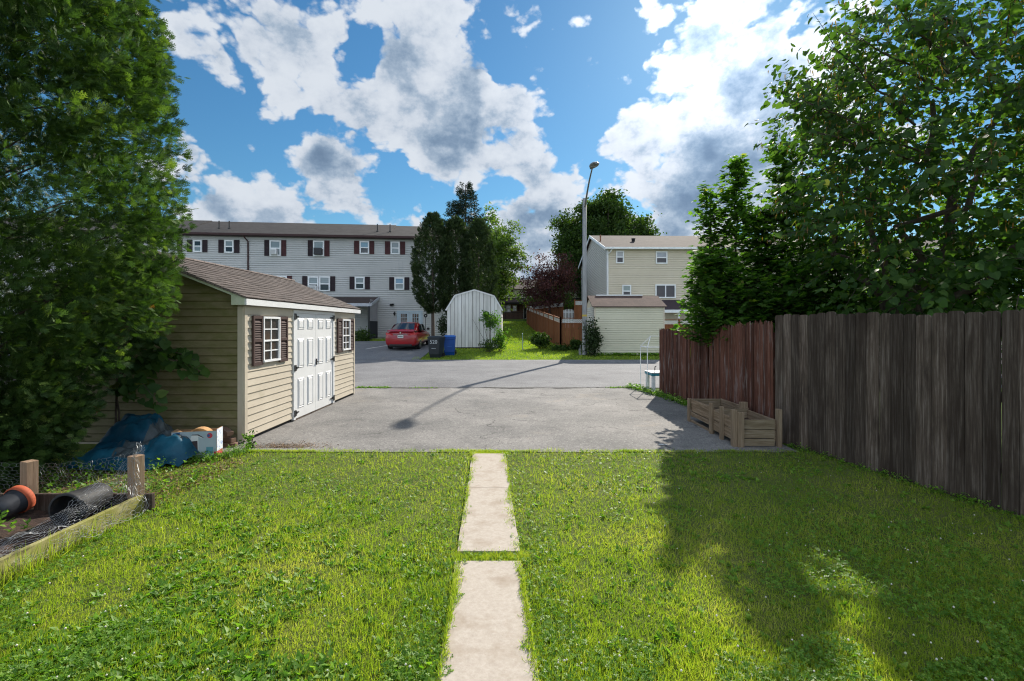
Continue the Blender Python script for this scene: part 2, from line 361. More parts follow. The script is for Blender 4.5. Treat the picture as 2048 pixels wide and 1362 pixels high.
M_SHINGLE = shingles('brown_shingles', (.20, .165, .15), (.12, .098, .09), .3, .127, (0, 0, R(90)), (.04, .035, .03))
M_ROOF_DK = shingles('dark_roof_shingles', (.05, .046, .045), (.038, .035, .034), .33, .14, (0, 0, 0), (.035, .03, .03))
M_ROOF_BR = shingles('tan_roof_shingles', (.065, .05, .044), (.05, .04, .036), .33, .14, (0, 0, 0), (.08, .06, .05))
M_ROOF_SH = shingles('old_brown_roof', (.105, .066, .055), (.08, .05, .042), .33, .14, (0, 0, 0), (.06, .045, .04))
M_PORCHROOF = shingles('porch_roof', (.06, .045, .042), (.05, .038, .036), .33, .14, (0, 0, 0), (.02, .02, .02))
M_BROWN = mat('brown_shutter', [(.3, (.055, .034, .030)), (.7, (.075, .048, .043))], 8, rough=.75, spec=.12)
M_MAROON = mat('maroon_shutter', [(.3, (.05, .014, .016)), (.7, (.075, .022, .022))], 3, rough=.6)
M_DKMAROON = mat('dark_maroon_shutter', [(.3, (.016, .009, .013)), (.7, (.03, .014, .017))], 3, rough=.6)
M_GUTTER = mat('brown_gutter', (.04, .013, .012), 3, rough=.5)
M_BLACK = mat('black_metal', (.012, .012, .012), 20, rough=.45, spec=.4)
M_DARK = mat('dark_void', (.012, .012, .014), 3, rough=.9)
M_GLASS = mat('window_glass', (.012, .015, .02), 2, rough=.06, spec=.6)
M_BLIND = mat('blind_behind_glass', [(.3, (.16, .19, .20)), (.7, (.27, .31, .32))], 1.0, stretch=(.3, .3, 14), rough=.1, spec=.6)
M_SCREEN = mat('screened_glass', [(.3, (.06, .06, .07)), (.7, (.09, .08, .085))], 1.5, rough=.35)
M_SHEDGLASS = mat('shed_glass', [(.35, (.02, .022, .026)), (.5, (.05, .04, .035)), (.66, (.13, .07, .035))], .8, rough=.12, spec=.5)
M_SIDE_WH = mat('white_siding', [(.3, (.42, .415, .40)), (.7, (.50, .49, .475))], .5, rough=.6, dirt=((.27, .28, .30), 1.2, .6, .9, (1, 1, .2)))
M_SIDE_WHS = mat('beige_grey_siding', (.34, .32, .33), .5, rough=.6)
M_SIDE_CR = mat('cream_siding', [(.3, (.56, .485, .37)), (.7, (.63, .555, .435))], .6, rough=.55)
M_SIDE_CRW = mat('pale_side_siding', [(.3, (.52, .50, .45)), (.7, (.60, .58, .53))], .6, rough=.55)
M_SIDE_YE = mat('yellow_cream_siding', [(.3, (.53, .50, .37)), (.7, (.60, .57, .43))], .7, rough=.5, dirt=((.33, .33, .24), 1.5, .6, .9))
M_BARN = mat('grey_white_boards', [(.28, (.40, .38, .35)), (.5, (.58, .56, .53)), (.72, (.68, .66, .63))], 1.6, stretch=(1, 1, .35), rough=.75, dirt=((.33, .29, .25), 9, .60, .78, (1, 1, .15)))
def wood(name, lo, mid, hi, stretch=(22, 22, .9), isl=.5, scale=2.2, dirt=None, bump=.6):
    return mat(name, [(.25, lo), (.5, mid), (.75, hi)], scale, stretch=stretch, rough=.88, spec=.15, isl=isl, bump=bump, bdist=.006, dirt=dirt, nr=.7)
M_GREYWOOD = wood('weathered_grey_boards', (.022, .015, .011), (.085, .063, .049), (.23, .19, .16), isl=.9, dirt=((.035, .024, .018), 2.0, .48, .70, (2, 2, .6)), bump=.9)
M_REDWOOD = wood('faded_red_stain_boards', (.035, .016, .011), (.105, .042, .028), (.22, .125, .095), isl=1.0, dirt=((.27, .225, .21), 2.6, .55, .74, (6, 6, .7)), bump=.9)
M_CEDARF = wood('orange_cedar_boards', (.13, .05, .022), (.21, .085, .04), (.29, .13, .065), isl=.3)
M_PLANTER = wood('planter_planks', (.12, .08, .05), (.26, .185, .12), (.40, .31, .225), stretch=(12, .9, 12), isl=.45, scale=3)
M_PLPOST = wood('planter_posts', (.13, .09, .055), (.27, .195, .13), (.40, .31, .22), isl=.4, scale=3)
M_STAKE = wood('post_wood', (.17, .105, .065), (.30, .20, .13), (.40, .29, .20), isl=.2, scale=3)
M_MOSSBOARD = mat('mossy_treated_board', [(.25, (.10, .085, .035)), (.45, (.22, .21, .05)), (.6, (.30, .27, .11)), (.78, (.42, .39, .26))], 3.2, stretch=(6, 1.2, 3), rough=.85, bump=.5, dirt=((.07, .06, .03), 7, .52, .68, (1, .6, 2)))
M_TARP = mat('blue_tarp', [(.3, (.003, .032, .06)), (.5, (.006, .065, .11)), (.7, (.014, .115, .18))], 2.5, rough=.5, spec=.3, bump=.5, bdist=.03)
M_TARPG = mat('grey_tarp_lining', [(.3, (.04, .05, .055)), (.7, (.09, .11, .115))], 6, rough=.35, bump=.6, bdist=.03)
M_GALV = mat('galvanised_wire', (.26, .27, .28), 20, rough=.45, metal=.5)
M_POLE = mat('aluminium_pole', [(.3, (.20, .20, .20)), (.7, (.30, .30, .295))], 3, stretch=(3, 3, .6), rough=.5, metal=.3)
M_BARK = mat('bark', [(.3, (.05, .038, .03)), (.7, (.13, .10, .08))], 6, stretch=(3, 3, .6), rough=.95, bump=.8)
M_SOIL = mat('bed_soil', [(.3, (.025, .016, .012)), (.55, (.06, .035, .025)), (.75, (.14, .08, .05))], 14, rough=.95, bump=.9, bdist=.03)
# ------------------------------------------------------------------ ground, road, driveway, path
def sheet(name, xs, ys, dz, m, jag=None, kind='structure'):
    """rows of quads following the terrain; jag(x, y) may move a point"""
    mb = MB(); nx = len(xs)
    for y in ys:
        for x in xs:
            xx, yy = jag(x, y) if jag else (x, y)
            mb.v.append((xx, yy, gz(yy) + dz))
    for j in range(len(ys) - 1):
        for i in range(nx - 1):
            a = j * nx + i; mb.f.append((a, a + 1, a + nx + 1, a + nx)); mb.mi.append(0)
    o = mb.build(name, m); o['kind'] = kind; return o
ys = [-60, -10, 0, 2, 4, 6, 8, 10, 14, 18, 22, 23.3, 24, 25, 26, 27, 28, 29.3, 32, 34.5, 37, 42, 47, 53, 60, 70, 85, 100, 160, 300, 600, 900]
sheet('ground', [-600, -200, -80, -40, -20, -10, -5, 0, 5, 10, 20, 40, 80, 200, 600], ys, 0, M_FARGRASS)
def fr(a, b, n): return [a + (b - a) * i / n for i in range(n + 1)]
def n1(x, s=1.0, k=0): return mnoise.noise(Vector((x * s, k * 7.3, 1.7)))
# lawn soil sheet under the near grass
sheet('lawn', fr(-9, 5.2, 28), fr(-3, 6.46, 20), .006, M_LAWN, lambda x, y: (x, y + (n1(x, 2.2) * .05 if y > 6 else 0)))
def dj(x, y):
    if y < 6.5: y += n1(x, 3, 2) * .03
    if x > 3 and y > 9.5: x -= (y - 9.5) * .12 * (x - 3)
    return x, y
sheet('driveway', fr(-4.2, 3.85, 24), [6.42, 6.6] + fr(7, 13.1, 14), .012, M_DRIVE, dj)
sheet('road', fr(-90, 90, 90), [12.98, 13.3, 15, 17, 19, 21, 22.9, 23.35], .018, M_ROAD, lambda x, y: (x, y + (n1(x, 1.4, 4) * .06 if y < 13.1 else 0) + (n1(x, .8, 5) * .08 if y > 23.3 else 0)))
lotR = lambda y: -4.6 if y > 26 else -4.6 + (26 - y) * .02
sheet('parking_lot', fr(-40, -4.5, 20), [23.1, 23.3, 24, 25, 26, 27, 28, 29.3, 31, 33.2], .026, M_LOT)
mb = MB()
for a, b_ in (((-8.2, 26.9), (-6.9, 31.5)), ((-11.3, 25.6), (-10.0, 30.2))):
    d = Vector((b_[0] - a[0], b_[1] - a[1], 0)).normalized(); n_ = Vector((-d.y, d.x, 0)) * .05
    A, B = Vector((*a, 0)), Vector((*b_, 0)); k = 8
    for i in range(k):
        p, q = A.lerp(B, i / k), A.lerp(B, (i + 1) / k)
        mb.quad(*[(v.x, v.y, gz(v.y) + .031) for v in (p + n_, q + n_, q - n_, p - n_)])
mb.build('painted_line', mat('line_paint', (.5, .5, .5), 8, rough=.8))['kind'] = 'structure'
# dark crumbled seam and patching tar between driveway and road
mb = MB(); xs = fr(-3.6, 3.3, 120)
for i in range(120):
    x0, x1 = xs[i], xs[i + 1]
    def wd(x): return max(.0, .022 + .10 * n1(x, 1.3, 9) + .07 * n1(x, 8, 3))
    c0, c1 = 12.95 + n1(x0, 1.1, 6) * .12 + n1(x0, 11, 2) * .03, 12.95 + n1(x1, 1.1, 6) * .12 + n1(x1, 11, 2) * .03
    mb.quad((x0, c0 - wd(x0), .0235), (x1, c1 - wd(x1), .0235), (x1, c1 + wd(x1), .0235), (x0, c0 + wd(x0), .0235))
mb.build('crack', mat('crumbled_seam', [(.35, (.035, .032, .028)), (.6, (.09, .085, .075))], 30, rough=.95, bump=.8))['kind'] = 'structure'
# concrete path slabs
def pedge(y): t = (y - 2.31) / (6.27 - 2.31); return -.355 + (-.515 + .355) * t, .13 + (-.09 - .13) * t
def slab(y0, y1, label):
    mb = MB(); n = 24
    L = []; Rr = []
    for i in range(n + 1):
        y = y0 + (y1 - y0) * i / n; a, b_ = pedge(y)
        L.append((a + n1(y, 4, 11) * .012, y)); Rr.append((b_ + n1(y, 4, 12) * .012, y))
    for i in range(n):
        mb.quad((*L[i], .035), (*Rr[i], .035), (*Rr[i + 1], .035), (*L[i + 1], .035))
        mb.quad((*L[i], -.05), (*L[i], .035), (*L[i + 1], .035), (*L[i + 1], -.05))
        mb.quad((*Rr[i], .035), (*Rr[i], -.05), (*Rr[i + 1], -.05), (*Rr[i + 1], .035))
    mb.quad((*L[0], -.05), (*Rr[0], -.05), (*Rr[0], .035), (*L[0], .035)); mb.quad((*Rr[-1], -.05), (*L[-1], -.05), (*L[-1], .035), (*Rr[-1], .035))
    o = mb.build('path', M_CONC); o['kind'] = 'structure'; return o
slab(4.949, 6.26, ''); slab(3.56, 4.943, ''); slab(-2, 3.41, '')

# ------------------------------------------------------------------ grass
SUNV = np.array(S)
def in_path(x, y):
    t = (y - 2.31) / (6.27 - 2.31); l = -.355 - .16 * t; r_ = .13 - .22 * t
    w_ = .032 * np.sin(y * 6.3 + 1.1 * np.sin(y * 2.7)) + .026 * np.sin(y * 19 + 1 + np.sin(y * 5)) + .016 * np.sin(y * 47)
    gap = (y > 3.41) & (y < 3.56)
    return (x > l + .028 + w_ * .8 + .012 * np.sin(y * 131)) & (x < r_ - .028 + w_ * .7 + .012 * np.sin(y * 117 + 2)) & (y < 6.27) & ~gap
def fbm2(x, y, s, seed):
    r_ = np.random.default_rng(seed); out = 0
    for o in range(4):
        a, b_, c, d = r_.uniform(-1, 1, 4) * s * (1.9 ** o)
        p1, p2 = r_.uniform(0, 6.28, 2)
        out = out + (np.sin(x * a + y * b_ + p1 + 1.3 * np.sin(y * c * 1.3 + p2)) + np.sin(x * c - y * d + p2 + 1.1 * np.sin(x * a + p1))) * .5 / (1.35 ** o)
    return out / 2.2
M_GRASS = leafmat('grass_blade', [(0, (.085, .14, .014)), (.35, (.18, .255, .023)), (.6, (.29, .335, .042)), (.8, (.42, .38, .12)), (1, (.52, .44, .24))], .45, 1.7, .5, .3, 1.1)
M_CLOVER = leafmat('clover_leaf', [(0, (.065, .15, .016)), (.6, (.125, .25, .026)), (1, (.21, .32, .05))], .42, 1.7, .5, .25)
M_FLOWER = mat('clover_flower', (.62, .58, .48), 40, rough=.8)
def lawn_pts(n, x0, x1, y0, y1, near=True):
    # density falls with distance so that blades stay about equally dense in the picture
    u = NR.random(n * 2); y = 1 / (1 / y0 + u * (1 / y1 - 1 / y0)); x = NR.uniform(-1, 1, n * 2) * (1.25 * y + .8)
    k = (x > x0) & (x < x1); x, y = x[k][:n], y[k][:n]
    return x, y
BLADE = ([(0, -.5, 0), (0, .5, 0), (.5, .36, .0), (.5, -.36, 0), (1, 0, 0)], [(0, 1, 2, 3), (3, 2, 4)])
def blades(name, x, y, z, hgt, wid, m, lean=.55, tint=None, label=None):
    n = len(x); az = NR.uniform(0, 6.283, n); le = np.abs(NR.normal(0, lean, n))
    d = np.stack([np.cos(az) * np.sin(le), np.sin(az) * np.sin(le), np.cos(le)], 1)
    up = np.stack([NR.normal(0, 1, n), NR.normal(0, 1, n) - .6, np.zeros(n)], 1)
    s = np.stack([hgt, wid, hgt], 1)
    o = scatter(name, BLADE[0], BLADE[1], np.stack([x, y, z], 1), frames(d, up), s, m, None, tint)
    setp(o, kind='stuff'); return o
BEDX, BEDY0, BEDY1 = -3.36, 1.0, 4.44
def keep(x, y):
    k = ~in_path(x, y) & ~((x < BEDX + .02) & (y < BEDY1 + .06)) & (y < 6.47 + .05 * np.sin(x * 4.1) + .035 * np.sin(x * 13 + 1) + .025 * np.sin(x * 41)) & (x < 4.9)
    fx = 3.85 + (7.0 - y) * .229
    return k & (x < fx + .03)
x, y = lawn_pts(430000, -9, 5, 1.5, 6.62); k = keep(x, y)
bare = fbm2(x, y, 2.2, 5) + (x < -3.6) * .9
k &= NR.random(len(x)) > np.clip((bare - .8) * 1.2, 0, .75)
x, y = x[k], y[k]
pat = fbm2(x, y, 1.5, 3); tone = np.clip(.45 + .34 * pat + NR.normal(0, .17, len(x)), 0, 1)
tone = np.where(NR.random(len(x)) < .07, NR.uniform(.85, 1, len(x)), tone)
h = (.024 + .020 * NR.random(len(x))) * (1 + .55 * fbm2(x, y, 4.5, 8)) * (1 + .06 * y)
o = blades('grass', x, y, np.full(len(x), .004), h, (.0016 + .0016 * NR.random(len(x))) * (1 + .16 * y), M_GRASS, .95, tone)
setp(o, 'mown green lawn grass on both sides of the concrete path', 'grass')
# ragged grass spilling over the driveway edge and the path edges
n = 20000; x = NR.uniform(-3.6, 3.9, n); x = x[fbm2(x, x * 0, 3.1, 44) + NR.normal(0, .3, n) > .05]; n = len(x); y = 6.42 + np.abs(NR.normal(0, .045, n)) * (1 + .9 * fbm2(x, x * 0, 5, 14)) * .9; z = np.full(n, .012)
n2_ = 20000; y2 = NR.uniform(1.2, 6.3, n2_); y2 = y2[fbm2(y2, y2 * 0, 3.3, 45) + NR.normal(0, .3, n2_) > .1]; n2_ = len(y2); l_, r__ = -.355 - .16 * (y2 - 2.31) / 3.96, .13 - .22 * (y2 - 2.31) / 3.96; side = NR.random(n2_) < .5; inn = np.abs(NR.normal(0, .024, n2_)) * (1 + 1.3 * fbm2(y2, side * 9., 6, 15)) + .002
x2 = np.where(side, l_ + inn, r__ - inn); n3_ = 2600; x3 = NR.uniform(-.42, .13, n3_); y3 = NR.normal(3.485, .045, n3_); n4_ = 2200; x4 = NR.uniform(-.56, -.05, n4_); y4 = NR.normal(6.32, .05, n4_)
x, y, z = np.concatenate([x, x2, x3, x4]), np.concatenate([y, y2, y3, y4]), np.concatenate([z, np.full(n2_, .036), np.full(n3_, .02), np.full(n4_, .015)])
o = blades('grass', x, y, z, .016 + .022 * NR.random(len(x)), .0025 + .002 * NR.random(len(x)), M_GRASS, 1.0, np.clip(NR.normal(.45, .28, len(x)), 0, 1))
setp(o, 'ragged grass fringe creeping over the path slabs and driveway edge', 'grass')
# clover: three leaflets on a short stalk
cv = []; cf = []
for i in range(3):
    a = i * 2.094; ca, sa = math.cos(a), math.sin(a); b0 = len(cv)
    for (u, v_, z_) in ((0, 0, 0), (.55, .42, .1), (1, .0, .02), (.55, -.42, .1)): cv.append((u * ca - v_ * sa, u * sa + v_ * ca, z_))
    cf += [(b0, b0 + 3, b0 + 2), (b0, b0 + 2, b0 + 1)]
x, y = lawn_pts(120000, -9, 5, 1.5, 6.5); cl = fbm2(x, y, 1.9, 21)
near_edge = np.minimum(np.abs(x - (-.355 - .04 * (y - 2.31))), np.abs(x - (.13 - .056 * (y - 2.31))))
k = keep(x, y) & ((cl > .12) | ((near_edge < .28) & (NR.random(len(x)) < .8)) | ((y > 6.15) & (NR.random(len(x)) < .5)) | ((y > 3.36) & (y < 3.6) & (x > -.45) & (x < .2))) & (NR.random(len(x)) < .75)
x, y = x[k], y[k]; n = len(x)
upv = np.stack([NR.normal(0, .45, n), NR.normal(0, .45, n), np.ones(n)], 1); az = NR.uniform(0, 6.28, n)
fr3 = frames(np.stack([np.cos(az), np.sin(az), np.zeros(n)], 1), upv)
# frames() keeps x; rebuild so that z follows upv
zz = norm(upv); xx = norm(np.stack([np.cos(az), np.sin(az), np.zeros(n)], 1) - zz * (zz * np.stack([np.cos(az), np.sin(az), np.zeros(n)], 1)).sum(1, keepdims=True)); yy = np.cross(zz, xx)
fr3 = np.stack([xx, yy, zz], 2)
o = scatter('clover', cv, cf, np.stack([x, y, .022 + .022 * NR.random(n)], 1), fr3, (.0075 + .006 * NR.random(n)) * (1 + .07 * y), M_CLOVER)
setp(o, 'patches of low clover growing through the lawn and over the path edges', 'clover', kind='stuff')
def groundplants(name, x, y, zbase, nleaf, size, m, label, cat, tmpl=OVAL, tilt=(.15, .9), height=0, kind='stuff', parent=None):
    """rosettes / leafy clumps: nleaf leaves round each point"""
    n = len(x); X = np.repeat(x, nleaf); Y = np.repeat(y, nleaf); Z = np.repeat(zbase, nleaf)
    N = n * nleaf; az = NR.uniform(0, 6.283, N); el = NR.uniform(tilt[0], tilt[1], N)
    d = np.stack([np.cos(az) * np.cos(el), np.sin(az) * np.cos(el), np.sin(el)], 1)
    hh = np.repeat(height if np.ndim(height) else np.full(n, height), nleaf) * NR.random(N)
    pos = np.stack([X + NR.normal(0, .012, N) + hh * NR.normal(0, .25, N), Y + NR.normal(0, .012, N) + hh * NR.normal(0, .25, N), Z + .008 + hh], 1)
    up = np.stack([NR.normal(0, .3, N), NR.normal(0, .3, N), np.ones(N)], 1)
    o = scatter(name, tmpl[0], tmpl[1], pos, frames(d, up), np.repeat(size, nleaf) * NR.uniform(.55, 1.1, N), m, parent)
    if parent is None: setp(o, label, cat, kind=kind)
    return o
x, y = lawn_pts(15000, -3.3, 4.5, 1.6, 6.4); wd_ = fbm2(x, y, 1.3, 33) + np.clip((-x - .6) * .35, 0, .5) * (y < 4.6) - .15
k = keep(x, y) & ((wd_ > .30) | (NR.random(len(x)) < .09)) ; x, y = x[k], y[k]
groundplants('broadleaf_weeds', x, y, np.zeros(len(x)), 7, .030 + .032 * NR.random(len(x)), M_CLOVER, 'scattered plantain and dandelion rosettes in the sunny lawn', 'weeds')
x, y = lawn_pts(420, -3.3, 4.5, 1.6, 6.3); k = keep(x, y); x, y = x[k], y[k]; n = len(x)
BALL = ([(1, 0, 0), (-1, 0, 0), (0, 1, 0), (0, -1, 0), (0, 0, 1), (0, 0, -1)], [(0, 2, 4), (2, 1, 4), (1, 3, 4), (3, 0, 4), (2, 0, 5), (1, 2, 5), (3, 1, 5), (0, 3, 5)])
o = scatter('clover_flowers', BALL[0], BALL[1], np.stack([x, y, .045 + .02 * NR.random(n)], 1), np.tile(np.eye(3), (n, 1, 1)), .005 + .003 * NR.random(n), M_FLOWER)
setp(o, 'tiny white clover flowers dotted over the lawn', 'flowers', kind='stuff')
# far lawn and verge beyond the road
def verge(name, n, xr, yr, hgt, wid, label, cond=None):
    x = NR.uniform(*xr, n); y = NR.uniform(*yr, n)
    if cond is not None: k = cond(x, y); x, y = x[k], y[k]
    z = np.array([gz(v) for v in y]); o = blades(name, x, y, z, hgt * NR.uniform(.5, 1.2, len(x)), wid * NR.uniform(.6, 1.3, len(x)), M_GRASS, .6, np.clip(.35 + .2 * fbm2(x, y, .8, 4) + NR.normal(0, .13, len(x)), 0, 1))
    setp(o, label, 'grass'); return o
verge('grass', 60000, (-4.9, 16), (23.25, 31), .07, .022, 'rough grass verge on the far side of the road', lambda x, y: (x > -4.4 + (y < 24.2) * -.5) & (NR.random(len(x)) < 1.4 - (y - 23) * .08))
verge('grass', 16000, (-3, 6), (31, 56), .10, .05, 'sunlit back lawn sloping up between barn shed and brown fence')
verge('grass', 8000, (-14, -4), (33.3, 35.5), .12, .03, 'grass strip between parking lot and white townhouses')
# weedy tufts along the driveway edges
def tuft_line(name, pts, n, hgt, label, spread=.08, leaf=.04):
    X, Y, H = [], [], []
    for i in range(n):
        t = rnd.random() * (len(pts) - 1); a, b_ = pts[int(t)], pts[min(int(t) + 1, len(pts) - 1)]; f = t - int(t)
        X.append(a[0] + (b_[0] - a[0]) * f + rnd.gauss(0, spread)); Y.append(a[1] + (b_[1] - a[1]) * f + rnd.gauss(0, spread)); H.append(hgt * rnd.uniform(.2, 1))
    X, Y, H = map(np.array, (X, Y, H))
    return groundplants(name, X, Y, np.array([gz(v) for v in Y]), 9, np.full(n, leaf) * NR.uniform(.6, 1.2, n), M_CLOVER, label, 'weeds', height=H)
tuft_line('weeds', [(3.2, 13.05), (3.35, 12.4), (3.5, 11.5), (3.62, 10.5), (3.7, 9.5), (3.72, 8.6)], 420, .16, 'leafy weeds along the foot of the red fence', .07, .05)
tuft_line('weeds', [(2.6, 13.0), (3.3, 13.0)], 90, .03, 'low weeds where driveway meets road by the red fence', .05)
tuft_line('weeds', [(-4.2, 13.0), (-3.3, 12.98)], 160, .035, 'low weeds at the road edge near the far corner of the tan shed', .05)
tuft_line('weeds', [(-2.7, 12.95), (-2.1, 12.95)], 40, .02, 'sparse weeds in the seam between driveway and road', .05)
tuft_line('weeds', [(3.9, 6.75), (4.1, 5.9), (4.3, 4.9), (4.55, 4.0)], 220, .09, 'shaded weeds along the foot of the grey board fence', .05, .035)
tuft_line('weeds', [(-4.3, 5.75), (-4.0, 5.95), (-3.75, 6.1), (-3.55, 6.45)], 320, .13, 'small leafy weeds in front of the cardboard box and shed corner', .07, .03)
# ------------------------------------------------------------------ helpers for walls; wall frame: x along wall, y = depth (negative = towards viewer), z up
def siding(mb, z0, z1, lap, d, xr, y=0, flat=.35):
    """lap siding; xr(z) -> (x0, x1); every lap is a tilted strip with a small under-lip"""
    z = z0
    while z < z1 - 1e-6:
        zt = min(z + lap, z1); a0, b0 = xr(z + .001); a1, b1 = xr(zt - .001)
        zl = z + (zt - z) * .12
        al, bl = xr(zl)
        mb.quad((a0, y, z), (b0, y, z), (bl, y - d, zl), (al, y - d, zl))
        mb.quad((al, y - d, zl), (bl, y - d, zl), (b1, y - d * flat * .3, zt), (a1, y - d * flat * .3, zt))
        if zt < z1: mb.quad((a1, y - d * flat * .3, zt), (b1, y - d * flat * .3, zt), (b1, y, zt), (a1, y, zt))
        z = zt
def shutter(T, x0, x1, z0, z1, m, parent, y=-.012, louv=.035, label=None):
    mb = MB(T); w = .035 if x1 - x0 < .35 else .05
    mb.box(x0, x0 + w, y - .03, y, z0, z1); mb.box(x1 - w, x1, y - .03, y, z0, z1)
    mid = (z0 + z1) / 2
    for a, b in ((z0, z0 + w * 1.3), (z1 - w * 1.3, z1), (mid - w * .6, mid + w * .6)): mb.box(x0 + w, x1 - w, y - .028, y, a, b)
    mb.box(x0 + w, x1 - w, y - .008, y, z0 + w * 1.3, mid - w * .6); mb.box(x0 + w, x1 - w, y - .008, y, mid + w * .6, z1 - w * 1.3)
    z = z0 + w * 1.4
    while z < z1 - w * 1.4 - louv:
        if not (mid - w * .7 - louv < z < mid + w * .6):
            mb.add([(x0 + w, y - .026, z), (x1 - w, y - .026, z), (x1 - w, y - .009, z + louv * .8), (x0 + w, y - .009, z + louv * .8), (x0 + w, y - .009, z + .002), (x1 - w, y - .009, z + .002)],
                   [(0, 1, 2, 3), (0, 4, 5, 1)])
        z += louv
    o = mb.build('shutter', m, parent); return setp(o, label)
def window(T, x0, x1, z0, z1, parent, fm, upper, lower, y=-.01, fw=.05, muntin=None, split=.5, label=None, proud=.035, slide=False, name='window'):
    mb = MB(T)
    mb.box(x0, x0 + fw, y - proud, y, z0, z1); mb.box(x1 - fw, x1, y - proud, y, z0, z1)
    mb.box(x0 + fw, x1 - fw, y - proud - .002, y, z1 - fw, z1); mb.box(x0 + fw - .02, x1 - fw + .02, y - proud - .012, y, z0, z0 + fw)
    zm = z0 + (z1 - z0) * split
    if slide:
        xm = (x0 + x1) / 2; mb.box(xm - fw * .45, xm + fw * .45, y - proud * .8, y, z0 + fw, z1 - fw)
    else: mb.box(x0 + fw, x1 - fw, y - proud * .8, y, zm - fw * .45, zm + fw * .45)
    if muntin:
        t = .009
        for (za, zb) in ((z0 + fw, zm - fw * .45), (zm + fw * .45, z1 - fw)):
            xm = (x0 + x1) / 2; mb.box(xm - t, xm + t, y - proud * .55, y - .004, za, zb)
            zz = (za + zb) / 2; mb.box(x0 + fw, xm - t, y - proud * .52, y - .004, zz - t, zz + t); mb.box(xm + t, x1 - fw, y - proud * .52, y - .004, zz - t, zz + t)
    f = mb.build(name, fm, parent); setp(f, label)
    if slide:
        for a, b, q in ((x0 + fw, xm - fw * .45, upper), (xm + fw * .45, x1 - fw, lower)):
            MB(T).box(a, b, y - .006, y, z0 + fw, z1 - fw).build('pane', q, f)
    else:
        MB(T).box(x0 + fw, x1 - fw, y - .008, y, zm + fw * .45, z1 - fw).build('pane', upper, f)
        MB(T).box(x0 + fw, x1 - fw, y - .005, y, z0 + fw, zm - fw * .45).build('pane', lower, f)
    return f
def TM(x, y, z, ang=0): return Matrix.Translation((x, y, z)) @ Matrix.Rotation(ang, 4, 'Z')

# ------------------------------------------------------------------ near tan vinyl shed
SX = -3.86; SY0, SY1 = 6.9, 11.73; SW = 3.08
shed = empty('garden_shed', (SX - SW / 2, (SY0 + SY1) / 2, 0), 'tan vinyl-sided garden shed with white double doors and brown shingled roof on the left', 'shed')
RX, RZ = SX - SW / 2, 2.79; EX, EZ = -3.75, 2.10; SLP = (RZ - EZ) / (EX - RX)
TF = TM(SX, SY0, 0, R(90))               # front wall: local x runs along +Y
def TFpt(): pass
FLEN = SY1 - SY0
ZB, ZT = .06, 1.98
# front siding split by window and door zones is hidden behind trim
dl, dr = 8.5 - SY0, 10.29 - SY0
for a, b in ((.075, dl - .07), (dr + .07, FLEN - .07)):
    mb = MB(TF); siding(mb, ZB, 1.865, .1065, .016, lambda z, a=a, b=b: (a, b)); mb.build('siding', M_SIDE_TAN, shed)
    MB(TF).box(a, b, -.017, .02, 1.865, ZT).build('header_trim', M_SIDE_TAN, shed)
for a in (0, FLEN - .073): MB(TF).box(a, a + .073, -.02, .03, ZB - .015, ZT).build('corner_trim', M_SIDE_TAN, shed)
# gable wall facing the lawn: local x = world X + offset (wall frame at X=SX-SW)
TG = TM(SX - SW, SY0, 0, 0)
def roofz(x): return RZ - .05 - abs(x - SW / 2) * SLP
def gx(z):
    lo = RZ - .05 - SW / 2 * SLP
    if z <= lo: return (.002, SW - .078)
    t = (z - lo) / SLP; return (t, SW - .078 if t < .078 else SW - t)
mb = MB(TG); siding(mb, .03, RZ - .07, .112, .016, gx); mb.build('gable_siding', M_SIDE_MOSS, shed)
MB(TG).box(SW - .076, SW - .0005, -.019, .0, .02, 1.97).build('corner_post', M_SIDE_TAN, shed)
# hidden walls and far gable
mb = MB(); XW = SX - SW
lo = RZ - .05 - SW / 2 * SLP
mb.add([(XW, SY0 + .004, 0), (SX - .004, SY0 + .004, 0), (SX - .004, SY0 + .004, lo), (RX, SY0 + .004, RZ - .06), (XW, SY0 + .004, lo)], [(0, 1, 2, 3, 4)])
mb.add([(XW, SY1 - .004, 0), (SX - .004, SY1 - .004, 0), (SX - .004, SY1 - .004, lo), (RX, SY1 - .004, RZ - .06), (XW, SY1 - .004, lo)], [(4, 3, 2, 1, 0)])
mb.quad((XW, SY1 - .004, 0), (XW, SY0 + .004, 0), (XW, SY0 + .004, lo), (XW, SY1 - .004, lo))
mb.quad((SX - .004, SY0 + .004, .06), (SX - .004, SY1 - .004, .06), (SX - .004, SY1 - .004, lo), (SX - .004, SY0 + .004, lo))
mb.build('wall', M_SIDE_TAN, shed)
mb = MB(); mb.box(XW + .1, SX - .05, SY0 + .03, SY1 - .05, .015, .058)
for yy in (SY0 + .1, SY0 + 1.6, SY0 + 3.1, SY1 - .25): mb.box(XW + .12, SX - .03, yy, yy + .12, -.02, .014)
mb.build('skid', wood('skid_wood', (.05, .045, .04), (.10, .09, .08), (.16, .14, .12)), shed)
